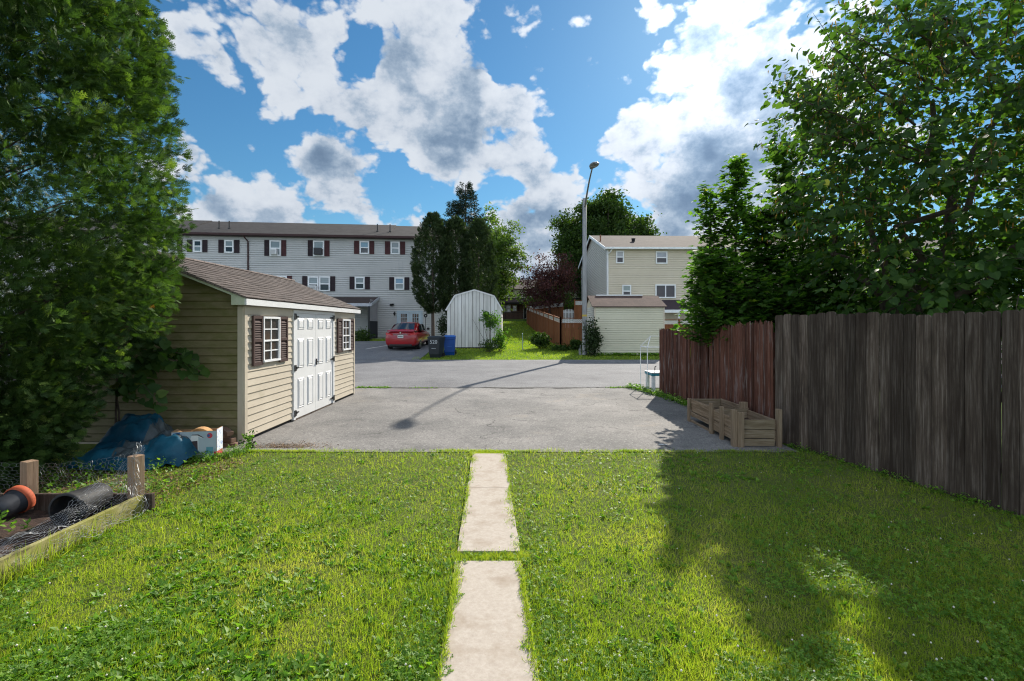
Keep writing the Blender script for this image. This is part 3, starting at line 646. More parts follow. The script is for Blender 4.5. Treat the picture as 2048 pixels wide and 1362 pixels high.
# roof: shingle courses on the front slope, plain on the back, slight thickness
mb = MB(); y0, y1 = SY0 - .13, SY1 + .17; cs = math.hypot(1, SLP); L = (EX - RX) * cs; nc = int(L / .127); dirx, dirz = 1 / cs, -SLP / cs
def rp(s, h, y): return (RX + dirx * s + (-dirz) * h * 1.0, y, RZ + dirz * s + dirx * h)
tabs = 40
for i in range(nc):
    s0, s1 = L * i / nc, L * (i + 1) / nc
    yy = y0
    while yy < y1:
        wd = rnd.uniform(.14, .34); ye = min(yy + wd, y1); h = .009 + rnd.random() * .006; so_ = rnd.uniform(-.004, .012)
        mb.add([rp(s0, .003, yy), rp(s0, .003, ye), rp(s1 + so_, h, ye), rp(s1 + so_, h, yy), rp(s1 + so_, 0, ye), rp(s1 + so_, 0, yy)], [(0, 3, 2, 1), (3, 5, 4, 2), (0, 5, 3), (1, 2, 4)])
        yy = ye
roof = mb.build('roof', mat('shed_shingles', [(.25, (.048, .037, .032)), (.5, (.09, .071, .062)), (.75, (.15, .125, .11))], 70, rough=.95, bump=.7, bdist=.004, isl=.55, dirt=((.07, .055, .05), 5, .55, .8)), shed)
mb = MB(); th = .05
mb.add([(RX, y0, RZ), (EX, y0, EZ), (EX, y0, EZ - .015), (RX, y0, RZ - th), (RX, y1, RZ), (EX, y1, EZ), (EX, y1, EZ - .015), (RX, y1, RZ - th)], [(0, 3, 2, 1), (4, 5, 6, 7), (3, 7, 6, 2), (0, 1, 5, 4)])
BXX = 2 * RX - EX
mb.add([(RX, y0, RZ), (BXX, y0, EZ), (BXX, y0, EZ - .015), (RX, y0, RZ - th), (RX, y1, RZ), (BXX, y1, EZ), (BXX, y1, EZ - .015), (RX, y1, RZ - th)], [(0, 1, 2, 3), (4, 7, 6, 5), (3, 2, 6, 7), (0, 4, 5, 1)])
mb.build('roof_deck', M_SHINGLE, shed)
mb = MB(); mb.tube([(RX, y0, RZ + .012), (RX, y1, RZ + .012)], .03, 6); mb.build('ridge_cap', M_SHINGLE, shed)
mb = MB(); mb.box(EX - .028, EX, y0 + .01, y1 - .01, EZ - .105, EZ - .018)     # fascia
mb.box(SX - .0, EX - .028, y0 + .04, y1 - .04, EZ - .10, EZ - .085)
mb.build('fascia', M_WHITE, shed)
mb = MB()      # eave return box and rake board on the lawn gable
mb.add([(-3.97, y0 + .012, EZ - .105), (EX - .002, y0 + .012, EZ - .105), (EX - .002, y0 + .012, EZ - .02), (-3.97, y0 + .012, EZ + .06),
        (-3.97, SY0, EZ - .105), (EX - .002, SY0, EZ - .105), (EX - .002, SY0, EZ - .02), (-3.97, SY0, EZ + .06)], [(0, 1, 2, 3), (1, 5, 6, 2), (0, 4, 5, 1), (3, 7, 4, 0)])
for s_ in (1, -1):
    ex = EX if s_ > 0 else BXX; q = .035
    a = (RX, RZ - th - .001); b = (ex, EZ - .017)
    mb.add([(a[0], y0 + .016, a[1]), (b[0], y0 + .016, b[1]), (b[0], y0 + .016, b[1] - q), (a[0], y0 + .016, a[1] - q),
            (a[0], y0 + .034, a[1]), (b[0], y0 + .034, b[1]), (b[0], y0 + .034, b[1] - q), (a[0], y0 + .034, a[1] - q)], [(0, 3, 2, 1), (4, 5, 6, 7), (3, 7, 6, 2)])
mb.build('eave_return', M_GREENTRIM, shed)
# doors
mb = MB(TF); zb, zt = .045, 1.925
mb.box(dl - .07, dl, -.03, .02, zb - .01, ZT - .002); mb.box(dr, dr + .07, -.03, .02, zb - .01, ZT - .002); mb.box(dl, dr, -.028, .02, zt, ZT - .004)
mb.build('door_frame', M_WHITE, shed)
MB(TF).box(dl, dr, -.01, .02, .01, zb - .004).build('sill', M_GREYWOOD, shed)
def leaf(x0, x1, hinge_left):
    mb = MB(TF); y = -.012; mb.box(x0 + .004, x1 - .004, y, .018, zb, zt - .004)
    H = zt - zb; W = x1 - x0
    for (ta, tb) in ((.05, .16), (.245, .53), (.625, .915)):
        for (xa, xb) in ((.13, .42), (.58, .87)):
            a, b, c, d = x0 + W * xa, x0 + W * xb, zt - H * tb, zt - H * ta
            for (i, j, y0_, y1_) in ((0, .022, y, y - .013), (.022, .03, y - .013, y + .0), (.03, .05, y + .0 - .001, y - .012)):
                A = [(a + i, y0_, c + i), (b - i, y0_, c + i), (b - i, y0_, d - i), (a + i, y0_, d - i)]; B = [(a + j, y1_, c + j), (b - j, y1_, c + j), (b - j, y1_, d - j), (a + j, y1_, d - j)]
                mb.add(A + B, [(q, (q + 1) % 4, 4 + (q + 1) % 4, 4 + q) for q in range(4)])
            mb.quad((a + .05, y - .012, c + .05), (b - .05, y - .012, c + .05), (b - .05, y - .012, d - .05), (a + .05, y - .012, d - .05))
    o = mb.build('door', M_WHITE, shed, bevel=0)
    for f_ in (.035, .52 if hinge_left else .5, .945):
        z = zt - H * f_; m2 = MB(TF); sx = x0 if hinge_left else x1; s_ = 1 if hinge_left else -1
        m2.box(min(sx - s_ * .055, sx - s_ * .005), max(sx - s_ * .055, sx - s_ * .005), -.042, -.0305, z - .055, z + .055)
        m2.tube([TF.inverted() @ (TF @ Vector((sx, -.04, z - .05))), (sx, -.04, z + .05)], .009, 6)
        m2.add([(sx, -.027, z - .022), (sx + s_ * .15, -.027, z - .009), (sx + s_ * .15, -.027, z + .009), (sx, -.027, z + .022), (sx, -.013, z - .022), (sx + s_ * .15, -.013, z - .009), (sx + s_ * .15, -.013, z + .009), (sx, -.013, z + .022)],
               [(0, 1, 2, 3), (0, 4, 5, 1), (2, 6, 7, 3), (1, 5, 6, 2)])
        m2.build('hinge', M_BLACK, o)
    return o
mid = (dl + dr) / 2
leaf(dl, mid, True); o = leaf(mid, dr, False)
mb = MB(TF); mb.box(mid + .02, mid + .05, -.03, -.013, .93, 1.05); mb.tube([(mid + .035, -.03, .99), (mid + .035, -.06, .99), (mid + .13, -.062, 1.0)], .008, 6); mb.build('handle', M_BLACK, o)
window(TF, 7.37 - SY0, 7.90 - SY0, 1.135, 1.84, shed, M_WHITECLEAN, M_SHEDGLASS, M_SHEDGLASS, y=-.016, fw=.03, muntin=True, split=.47)
window(TF, 10.82 - SY0, 11.33 - SY0, 1.135, 1.84, shed, M_WHITECLEAN, M_SHEDGLASS, M_SHEDGLASS, y=-.016, fw=.03, muntin=True, split=.47)
for a, b in ((7.09, 7.365), (7.905, 8.18), (10.54, 10.815), (11.335, 11.60)): shutter(TF, a - SY0, b - SY0, 1.10, 1.85, M_BROWN, shed, y=-.016)

# ------------------------------------------------------------------ gambrel barn shed across the road
def pxs(p, Y): return (p - CX) / F * Y
BY = 27.4; bz = gz(BY) + .02
def bp(px, py): return ((px - CX) / F * BY, EYE + (HY - py) / F * BY)
barn = empty('barn_shed', (pxs(949, BY), BY + 1.5, bz), 'grey-white gambrel-roofed barn shed of vertical boards on the far verge', 'shed')
prof = [bp(894, 696), bp(1003, 696), bp(1003, 619), bp(988, 592), bp(949, 580), bp(910, 591), bp(894, 618)]
prof[0] = (prof[0][0], bz); prof[1] = (prof[1][0], bz)
prof2 = [(prof[0][0], bz + .0)] + prof[1:]
MB().prism([(a, b) for a, b in prof2][::-1], BY + .06, BY + 3.4).build('wall', M_BARN, barn); MB().prism([(a, b - .01) for a, b in prof2][::-1], BY + .025, BY + .058).build('backing', M_DARK, barn)
def ptop(x):
    q = [prof[6], prof[5], prof[4], prof[3], prof[2]]
    for (a, za), (b, zb_) in zip(q, q[1:]):
        if a <= x <= b: return za + (zb_ - za) * (x - a) / (b - a)
    return prof[6][1]
mb = MB(); x = prof[0][0]; bw = (prof[1][0] - x) / 15; 
for i in range(15):
    a, b = x + i * bw + .011, x + (i + 1) * bw - .011; mb.add([(a, BY, bz + .06), (b, BY, bz + .06), (b, BY, ptop(b) - .01), ((a + b) / 2, BY, ptop((a + b) / 2) - .01), (a, BY, ptop(a) - .01), (a, BY + .03, bz + .06), (b, BY + .03, bz + .06), (b, BY + .03, ptop(b) - .01), (a, BY + .03, ptop(a) - .01)],
        [(0, 1, 2, 3, 4), (0, 4, 8, 5), (1, 6, 7, 2), (0, 5, 6, 1)])
mb.build('boards', mat('barn_boards', [(.28, (.42, .40, .37)), (.5, (.60, .585, .555)), (.72, (.70, .69, .67))], 1.6, stretch=(2, 1, .3), rough=.8, isl=.12, dirt=((.34, .29, .25), 5, .60, .78, (2, 1, .15))), barn)
mb = MB(); q = [prof[6], prof[5], prof[4], prof[3], prof[2]]
q = [(q[0][0] - .07, q[0][1] - .08)] + q[1:4] + [(q[4][0] + .07, q[4][1] - .08)]
tr = MB()
for (a, za), (b, zb_) in zip(q, q[1:]):
    l = math.hypot(b - a, zb_ - za); nx, nz = -(zb_ - za) / l, (b - a) / l
    for (m_, y0_, y1_, h0, h1) in ((tr, BY - .05, BY - .001, -.035, .04), (mb, BY - .06, BY + 3.5, .041, .07)):
        m_.add([(a + nx * h0, y0_, za + nz * h0), (b + nx * h0, y0_, zb_ + nz * h0), (b + nx * h1, y0_, zb_ + nz * h1), (a + nx * h1, y0_, za + nz * h1),
                (a + nx * h0, y1_, za + nz * h0), (b + nx * h0, y1_, zb_ + nz * h0), (b + nx * h1, y1_, zb_ + nz * h1), (a + nx * h1, y1_, za + nz * h1)],
               [(0, 1, 2, 3), (7, 6, 5, 4), (3, 2, 6, 7), (1, 0, 4, 5), (0, 3, 7, 4), (1, 5, 6, 2)])
mb.build('roof', M_ROOF_DK, barn); tr.build('rake_trim', M_WHITE, barn)
MB().box(prof[0][0] + .05, prof[1][0] - .05, BY + .02, BY + 3.3, bz - .25, bz - .001).build('base_skids', M_DARK, barn)

# ------------------------------------------------------------------ cream lap-sided shed behind the light pole
YY = 24.9; yz = gz(YY); yx0, yx1 = pxs(1188.5, YY), pxs(1329, YY); ez = EYE + (HY - 613) / F * YY; rdz = EYE + (HY - 593) / F * (YY + 1.5); 
ysh = empty('cream_shed', ((yx0 + yx1) / 2, YY + 1.5, yz), 'cream lap-sided shed with brown roof beside the street light', 'shed')
T = TM(yx0, YY, 0); W = yx1 - yx0; D2 = 3.0
mb = MB(T); siding(mb, yz + .02, ez, .115, .02, lambda z: (.06, W - .06)); mb.build('siding', M_SIDE_YE, ysh)
for a in (0, W - .06): MB(T).box(a, a + .06, -.024, .04, yz, ez).build('corner_trim', M_SIDE_CR, ysh)
mb = MB(T); mb.box(0.001, W - .001, .041, .06, yz, ez)
for xx in (0, W - .02): mb.add([(xx, .06, yz), (xx, D2, yz), (xx, D2, ez), (xx, D2 / 2, rdz - .04), (xx, .06, ez), (xx + .02, .06, yz), (xx + .02, D2, yz), (xx + .02, D2, ez), (xx + .02, D2 / 2, rdz - .04), (xx + .02, .06, ez)], [(4, 3, 2, 1, 0), (5, 6, 7, 8, 9)])
mb.quad((0, D2, yz), (W, D2, yz), (W, D2, ez), (0, D2, ez)); mb.build('wall', M_SIDE_CR, ysh)
mb = MB(TM(yx0, YY + D2, 0, R(-90))); siding(mb, yz + .02, ez, .115, .02, lambda z: (.02, D2 - .08)); mb.build('side_siding', M_SIDE_CRW, ysh)
mb = MB(T)
for (ya, za, yb, zb_) in ((-.12, ez - .04, D2 / 2, rdz), (D2 + .12, ez - .04, D2 / 2, rdz)):
    s_ = 1 if yb > ya else -1
    mb.add([(-.12, ya, za), (W + .1, ya, za), (W + .1, yb, zb_), (-.12, yb, zb_), (-.12, ya, za + .045), (W + .1, ya, za + .045), (W + .1, yb, zb_ + .045), (-.12, yb, zb_ + .045)],
           [(0, 3, 2, 1), (4, 5, 6, 7), (0, 1, 5, 4), (1, 2, 6, 5), (0, 4, 7, 3)])
mb.build('roof', M_ROOF_SH, ysh)
mb = MB(T); mb.box(.35, W - .75, D2 / 2 - .09, D2 / 2 + .09, rdz + .03, rdz + .10); mb.build('ridge_vent', M_WHITE, ysh)

# ------------------------------------------------------------------ street light
pz = gz(25.0); PX = pxs(1169, 25.0)
lampo = empty('street_light', (PX, 25, pz), 'tall grey street light with long curved arm beside the cream shed', 'street light')
mb = MB(); mb.lathe([(.0, 0), (.17, 0), (.17, .03), (.15, .12), (.135, .2), (.115, 4.0), (.10, 8.15), (.0, 8.16)], (PX, 25, pz), n=16); mb.build('pole', M_POLE, lampo, smooth=True)
mb = MB(); tx, ty = 3.50, 20.95; pt = []
for i in range(13):
    t = i / 12; pt.append((PX + .02 + (tx - PX) * t, 24.95 + (ty - 24.95) * t, 7.7 + .75 * math.sin(t * 1.57) ** .9 + pz))
mb.tube(pt, [.05 - .02 * i / 12 for i in range(13)], 8); mb.build('arm', M_POLE, lampo, smooth=True)
ez_ = pt[-1][2]
mb = MB(); M4 = Matrix.Translation((tx, ty, ez_)) @ Matrix.Rotation(math.atan2(tx - PX, -(ty - 25)) * -1, 4, 'Z') @ Matrix.Rotation(R(4), 4, 'X')
secs = [(.25, .05, .05), (.12, .085, .075), (-.1, .16, .10), (-.35, .20, .10), (-.6, .17, .08), (-.72, .08, .04)]; n = 12; vs = []
for (yy, rx, rz) in secs:
    for j in range(n):
        a = 2 * math.pi * j / n; vs.append(M4 @ Vector((rx * math.cos(a), yy, rz * math.sin(a) * (1 if math.sin(a) > 0 else .7))))
fs = [(i * n + j, i * n + (j + 1) % n, (i + 1) * n + (j + 1) % n, (i + 1) * n + j) for i in range(len(secs) - 1) for j in range(n)] + [tuple(range(n)), tuple(range(6 * n - 1, 5 * n - 1, -1))]
mb.add(vs, fs); hd = mb.build('lamp_head', M_POLE, lampo, smooth=True)
mb = MB(); mb.lathe([(.0, -.13), (.08, -.12), (.13, -.09), (.15, -.055)], (tx, ty - .35, ez_ + .02), n=14); mb.build('lens', mat('lamp_lens', (.35, .36, .36), 3, rough=.2), hd, smooth=True)
MB().lathe([(.128, 2.0), (.13, 2.0), (.13, 2.1), (.128, 2.1)], (PX, 25, pz), n=16).build('band', mat('yellow_tag', (.5, .36, .06), 3), lampo)
mb = MB(); mb.box(PX - .30, PX - .19, 24.9, 25.05, pz, pz + .32); mb.tube([(PX - .24, 24.97, pz + .3), (PX - .22, 24.97, pz + .5), (PX - .1, 24.97, pz + .6)], .02, 6); mb.build('utility_box', M_POLE, lampo)
# ------------------------------------------------------------------ white three-storey townhouses (left)
class Wall:
    def __init__(s, x, y, ang): s.x, s.y, s.a = x, y, ang; s.T = TM(x, y, 0, ang); s.c, s.s_ = math.cos(ang), math.sin(ang)
    def hit(s, px, py):
        u = (px - CX) / F      # x = u*y ; point = (x0+c t, y0+s t)
        t = (u * s.y - s.x) / (s.c - u * s.s_); Y = s.y + s.s_ * t
        return t, EYE + (HY - py) / F * Y
WL = Wall(-7.5, 37.7, R(5.9))
th = empty('townhouse_row', (-16, 36.8, gz(37)), 'long white three-storey townhouse row with maroon shutters and dark roof', 'townhouses')
xl, xr_ = -32.0, WL.hit(934, 480)[0]; gz0 = .45; EV = WL.hit(640, 476)[1] + .02
mb = MB(WL.T); siding(mb, gz0, EV, .165, .045, lambda z: (xl, xr_)); mb.build('siding', M_SIDE_WH, th)
DP = 9.5; rz_ = EV + 2.0
mb = MB(WL.T)
mb.box(xl, xr_, .002, DP, gz0 - .3, EV); mb.add([(xr_, 0, EV), (xr_, DP, EV), (xr_, DP / 2, rz_ - .1), (xr_ - .05, 0, EV), (xr_ - .05, DP, EV), (xr_ - .05, DP / 2, rz_ - .1)], [(0, 1, 2), (3, 5, 4)])
mb.build('wall', M_SIDE_WHS, th)
mb = MB(WL.T)
steps = [(xl - .3, -17.5, .0), (-17.5, -2.2, -.06), (-2.2, xr_ + .25, -.12)]
for (a, b, dz) in steps:
    for (ya, yb) in ((-.45, DP / 2), (DP + .45, DP / 2)):
        z0, z1 = EV + .16 + dz * .3, rz_ + dz + .12
        mb.add([(a, ya, z0), (b, ya, z0), (b, yb, z1), (a, yb, z1), (a, ya, z0 - .12), (b, ya, z0 - .12), (b, yb, z1 - .12), (a, yb, z1 - .12)], [(0, 1, 2, 3), (4, 7, 6, 5), (0, 4, 5, 1), (1, 5, 6, 2), (0, 3, 7, 4)])
mb.build('roof', M_ROOF_DK, th)
mb = MB(WL.T); mb.box(xl - .3, xr_ + .22, -.56, -.452, EV - .0, EV + .15); mb.box(xl - .3, xr_ + .22, -.45, -.004, EV - .02, EV + .02); mb.build('gutter', M_GUTTER, th)
dx, _ = WL.hit(497, 500)
mb = MB(WL.T); mb.tube([(dx - .15, -.50, EV + .02), (dx - .12, -.45, EV - .12), (dx, -.09, EV - .4), (dx, -.09, gz0 + .2)], .055, 8); mb.build('downspout', M_GUTTER, th)
mb = MB(WL.T); a, z1 = WL.hit(935, 478)
mb.add([(xr_ + .25, -.45, EV + .17), (xr_ + .25, DP / 2, rz_ + .01), (xr_ + .25, DP / 2, rz_ - .22), (xr_ + .25, -.45, EV - .05), (xr_ + .21, -.45, EV + .17), (xr_ + .21, DP / 2, rz_ + .01), (xr_ + .21, DP / 2, rz_ - .22), (xr_ + .21, -.45, EV - .05)], [(0, 3, 2, 1), (4, 5, 6, 7), (0, 4, 7, 3), (3, 7, 6, 2)])
mb.build('rake_trim', M_WHITE, th)
def C3(cx, cy): return 380 + cx / 3.938, 420 + cy / 3.938
def wwin(cx0, cx1, cy0, cy1, sh=(), low=M_GLASS, up=M_BLIND, shm=M_MAROON):
    px0, py0 = C3(cx0, cy0); px1, py1 = C3(cx1, cy1)
    a, z1 = WL.hit(px0, py0); b, _ = WL.hit(px1, py0); _, z0 = WL.hit(px0, py1)
    window(WL.T, a, b, z0, z1, th, M_WHITECLEAN, up, low, y=-.046, fw=.09, proud=.05)
    for k_, (s0, s1) in enumerate(sh):
        q0, _ = WL.hit(C3(s0, 0)[0], 500); q1, _ = WL.hit(C3(s1, 0)[0], 500)
        shutter(WL.T, q0, q1, z0, z1 + .03, shm if isinstance(shm, bpy.types.Material) else shm[k_], th, y=-.046, louv=.07)
    return a, b, z0, z1
wwin(30, 97, 238, 332, ((-20, 18), (102, 140)), M_BLIND, M_GLASS, M_DKMAROON)
wwin(-165, -98, 236, 330, ((-205, -168), (-95, -58)), M_GLASS, M_BLIND, M_DKMAROON)
wwin(275, 347, 238, 338, ((227, 268), (351, 392)), M_GLASS, M_BLIND, M_DKMAROON)
w3 = wwin(630, 718, 240, 362, ((588, 627), (722, 760)), M_BLIND, M_BLIND, (M_DKMAROON, M_MAROON))
w4 = wwin(972, 1058, 242, 364, ((930, 968), (1061, 1100)), M_GLASS, M_BLIND, (M_DKMAROON, M_MAROON))
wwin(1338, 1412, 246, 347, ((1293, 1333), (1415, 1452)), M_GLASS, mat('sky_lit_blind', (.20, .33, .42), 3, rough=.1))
wwin(1582, 1652, 250, 350, ((1536, 1576), (1656, 1695)), M_BLIND, M_BLIND)
wwin(588, 680, 520, 640, (), M_GLASS, M_BLIND); wwin(683, 765, 520, 640, ((768, 805),), M_GLASS, M_BLIND)
m2 = wwin(932, 1014, 524, 640, ((886, 924),), M_GLASS, M_BLIND, M_DKMAROON); wwin(1020, 1104, 524, 640, ((1107, 1145),), M_GLASS, M_BLIND, M_DKMAROON)
wwin(1300, 1376, 528, 625, ((1258, 1296), (1380, 1418)), M_GLASS, M_BLIND, M_DKMAROON)
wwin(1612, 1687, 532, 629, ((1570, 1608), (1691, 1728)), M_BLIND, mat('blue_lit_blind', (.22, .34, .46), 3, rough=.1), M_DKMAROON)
def ac(a, b, z0, z1, m):
    mb = MB(WL.T); mb.box(a, b, -.42, -.03, z0, z1)
    o = mb.build('air_conditioner', m, th)
    g = MB(WL.T)
    for i in range(6): g.box(a + .05, b - .05, -.428, -.4205, z0 + .05 + i * (z1 - z0 - .1) / 6, z0 + .065 + i * (z1 - z0 - .1) / 6)
    g.build('grille', M_BLACK, o)
ac(w3[0] + .13, w3[1] - .22, w3[2] + .09, w3[2] + .50, M_WHITE); ac(w4[0] + .13, w4[1] - .12, w4[2] + .1, w4[2] + .60, mat('dark_ac', (.05, .05, .055), 5)); ac(m2[0] + .1, m2[1] - .1, m2[2] - .02, m2[2] + .42, M_WHITE)
for (cx, cy, hh) in ((157, 155, .42), (240, 160, .42), (1452, 175, .42), (1555, 180, .38)):
    px, py = C3(cx, cy); a, z = WL.hit(px, py + 4)
    t_ = .35; yv = -.45 + (DP / 2 + .45) * t_; zr = EV + .16 + (rz_ + .06 - EV - .16) * t_
    mb = MB(WL.T); mb.lathe([(.10, -.1), (.10, .06), (.045, .08), (.045, .60), (.0, .60)], (a * 1.0, yv, zr), n=8); mb.build('roof_vent', M_BLACK, th)
# lean-to porch roof, side screen and dark panel
px0, px1 = C3(1100, 0)[0], C3(1487, 0)[0]; a, zt_ = WL.hit(px0 - 12, C3(0, 684)[1]); b, _ = WL.hit(px1, 600)
pd = 3.2; zf = zt_ - .62
mb = MB(WL.T); mb.add([(a, -.03, zt_), (b, -.03, zt_), (b, -pd, zf), (a, -pd, zf), (a, -.03, zt_ - .08), (b, -.03, zt_ - .08), (b, -pd, zf - .08), (a, -pd, zf - .08)], [(0, 3, 2, 1), (4, 5, 6, 7), (3, 7, 6, 2), (0, 4, 7, 3), (1, 2, 6, 5)])
pr = mb.build('porch_roof', M_PORCHROOF, th)
mb = MB(WL.T); mb.box(a, b, -pd - .06, -pd - .003, zf - .22, zf - .0); mb.add([(b + .01, -.03, zt_ + .02), (b + .01, -pd - .06, zf + .02), (b + .01, -pd - .06, zf - .2), (b + .01, -.03, zt_ - .2), (b + .05, -.03, zt_ + .02), (b + .05, -pd - .06, zf + .02), (b + .05, -pd - .06, zf - .2), (b + .05, -.03, zt_ - .2)], [(0, 3, 2, 1), (4, 5, 6, 7), (0, 1, 5, 4), (1, 2, 6, 5), (2, 3, 7, 6)])
mb.build('porch_fascia', mat('porch_fascia', (.42, .43, .46), 3), th)
TS = WL.T @ TM(b - .1, -pd + .1, 0, R(90)); zmid = WL.hit(700, 643)[1] + .02
mb = MB(TS); siding(mb, zmid, zf + .3, .115, .02, lambda z: (0, pd - .15)); mb.box(0, pd - .15, .005, .05, zmid, zf + .1); mb.build('side_screen', M_SIDE_WHS, th)
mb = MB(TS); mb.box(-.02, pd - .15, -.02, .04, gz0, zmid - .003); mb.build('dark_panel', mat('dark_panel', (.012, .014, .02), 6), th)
for q in (b - .22, a + .1): MB(WL.T).box(q, q + .12, -pd, -pd + .12, gz0, zf - .08).build('porch_post', M_BLACK, th)
# french doors, lamp, floodlight, meter bits
a, z1 = WL.hit(*C3(1640, 803)); b, _ = WL.hit(*C3(1822, 803)); z0 = .72
mb = MB(WL.T); mb.box(a, b, -.08, -.02, z1, z1 + .1); mb.box(a - .1, a, -.08, -.02, z0, z1 + .1); mb.box(b, b + .1, -.08, -.02, z0, z1 + .1); mb.build('door_frame', mat('blue_grey_trim', (.42, .50, .56), 3), th)
for i in range(2):
    s0 = a + (b - a) * i / 2 + .01; s1 = a + (b - a) * (i + 1) / 2 - .01; mb = MB(WL.T)
    mb.box(s0, s0 + .2, -0.077, -0.048, z0, z1 - .01); mb.box(s1 - .2, s1, -0.077, -0.048, z0, z1 - .01); mb.box(s0 + .2, s1 - .2, -0.077, -0.048, z1 - .14, z1 - .01); mb.box(s0 + .2, s1 - .2, -0.077, -0.048, z0, z0 + .45)
    for k_ in range(1, 3): xx = s0 + .2 + (s1 - s0 - .4) * k_ / 3; mb.box(xx - .012, xx + .012, -0.072, -0.053, z0 + .45, z1 - .14)
    for k_ in range(1, 5): zz = z0 + .45 + (z1 - z0 - .59) * k_ / 5; mb.box(s0 + .2, s1 - .2, -0.070, -0.055, zz - .012, zz + .012)
    o = mb.build('door', mat('door_blue_white', (.46, .53, .58), 3), th)
    MB(WL.T).box(s0 + .2, s1 - .2, -.055, -.047, z0 + .45, z1 - .14).build('pane', mat('patterned_curtain', [(.42, (.02, .02, .025)), (.55, (.20, .14, .11)), (.7, (.42, .36, .30))], 5, rough=.2, nr=.8), o)
a, z = WL.hit(*C3(1590, 745)); mb = MB(WL.T); mb.box(a - .1, a + .1, -.1, -.022, z, z + .05); mb.lathe([(0, 0), (.09, .01), (.1, .12), (0, .16)], (a - .06, -.12, z - .1), n=8); mb.lathe([(0, 0), (.09, .01), (.1, .12), (0, .16)], (a + .08, -.12, z - .08), n=8); mb.build('floodlight', M_BLACK, th)
a, z = WL.hit(*C3(1612, 818)); mb = MB(WL.T); mb.lathe([(0, -.15), (.05, -.12), (.09, .05), (.05, .12), (0, .2)], (a, -.14, z), n=8); mb.box(a - .03, a + .03, -.14, -.022, z + .0, z + .05); mb.build('wall_lamp', M_BLACK, th)
MB(WL.T).box(-6.5, 1.5, -2.6, -.03, .5, .70).build('patio_slab', mat('patio_concrete', (.32, .31, .29), 3, rough=.9), th)
# garden ornament by the wall: post with round disc
a, z = WL.hit(855.5, 645); mb = MB(WL.T); mb.tube([(a, -2.2, .7), (a, -2.2, z + .4)], .02, 6); st = empty('bird_feeder_pole', WL.T @ Vector((a, -2.2, .7)), 'thin dark pole with a round top behind the red car', 'garden pole')
mb.build('pole', M_BLACK, st); mb = MB(WL.T @ TM(a, -2.2, z + .5)); mb.lathe([(.05, -.04), (.14, -.03), (.14, .03), (.05, .04)], (0, 0, 0), Matrix.Rotation(R(90), 4, 'X'), 12); mb.build('ring', M_BLACK, st)

# ------------------------------------------------------------------ cream townhouse (right)
hr = empty('cream_townhouse', (14, 46, gz(42)), 'cream-sided townhouse with tan roof and white windows behind the cream shed', 'house')
HY0 = 40.0; WR = Wall(pxs(1214, HY0), HY0, R(1.1)); L2 = 34; EV2 = WR.hit(1300, 499)[1]; g2 = gz(40) - .2; DP2 = 13.0
mb = MB(WR.T); siding(mb, g2, EV2, .15, .04, lambda z: (.12, L2)); mb.build('siding', M_SIDE_CR, hr)
TSd = WR.T @ TM(0, DP2, 0, R(-90)); rz2 = EYE + (HY - 473.5) / F * 46.6
def gx2(z):
    if z <= EV2: return (0, DP2 - .12)
    t = (z - EV2) / (rz2 - EV2) * DP2 / 2; return (t, DP2 - t)
mb = MB(TSd); siding(mb, g2, rz2 - .1, .15, .04, gx2); mb.build('side_siding', M_SIDE_CRW, hr)
mb = MB(WR.T); mb.box(0, .12, -.05, .1, g2, EV2); mb.box(-.026, -.001, -.026, .12, g2, EV2); mb.build('corner_trim', M_WHITE, hr)
mb = MB(WR.T); mb.box(.002, L2, .1, DP2, g2, EV2 - .01); mb.build('wall', M_SIDE_CRW, hr)
mb = MB(WR.T); XR = WR.hit(1328, 474)[0]
for (a, b, lift) in ((-.25, 14.2, 0), (14.2, L2, -.25)):
    for (ya, yb) in ((-.4, DP2 / 2), (DP2 + .4, DP2 / 2)):
        z0, z1 = EV2 + .14, rz2 + .1 + lift
        mb.add([(a, ya, z0), (b, ya, z0), (b, yb, z1), (a, yb, z1), (a, ya, z0 - .1), (b, ya, z0 - .1), (b, yb, z1 - .1), (a, yb, z1 - .1)], [(0, 1, 2, 3), (4, 7, 6, 5), (0, 4, 5, 1), (1, 5, 6, 2), (0, 3, 7, 4)])
mb.build('roof', M_ROOF_BR, hr)
mb = MB(WR.T); mb.box(-.25, L2, -.50, -.402, EV2 - .02, EV2 + .13); mb.box(-.2, L2, -.40, -.03, EV2 - .02, EV2 + .03)
mb.tube([(.35, -.42, EV2), (.25, -.3, EV2 - .2), (.05, -.08, EV2 - .45), (.05, -.08, g2)], .05, 8); mb.build('gutter', M_WHITECLEAN, hr)
mb = MB(WR.T)
for (ya, yb) in ((-.45, DP2 / 2), (DP2 + .4, DP2 / 2)):
    z0, z1 = EV2 + .15, rz2 + .11
    mb.add([(-.3, ya, z0), (-.3, yb, z1), (-.3, yb, z1 - .24), (-.3, ya, z0 - .24), (-.255, ya, z0), (-.255, yb, z1), (-.255, yb, z1 - .24), (-.255, ya, z0 - .24)], [(0, 1, 2, 3), (7, 6, 5, 4), (0, 4, 5, 1), (3, 2, 6, 7), (0, 3, 7, 4)])
mb.build('rake_trim', M_WHITECLEAN, hr)
def C4(cx, cy): return 1150 + cx / 3.403, 320 + cy / 3.403
def rwin(cx0, cx1, cy0, cy1, up=M_BLIND, low=M_GLASS, slide=False):
    a, z1 = WR.hit(*C4(cx0, cy0)); b, _ = WR.hit(*C4(cx1, cy0)); _, z0 = WR.hit(*C4(cx0, cy1))
    window(WR.T, a, b, z0, z1, hr, M_WHITECLEAN, up, low, y=-.046, fw=.1, proud=.05, slide=slide)
rwin(278, 332, 618, 704, mat('net_curtain', (.40, .40, .42), 3, rough=.3), M_SCREEN); rwin(548, 627, 622, 707, mat('net_curtain', (.36, .38, .42), 3, rough=.3), M_SCREEN)
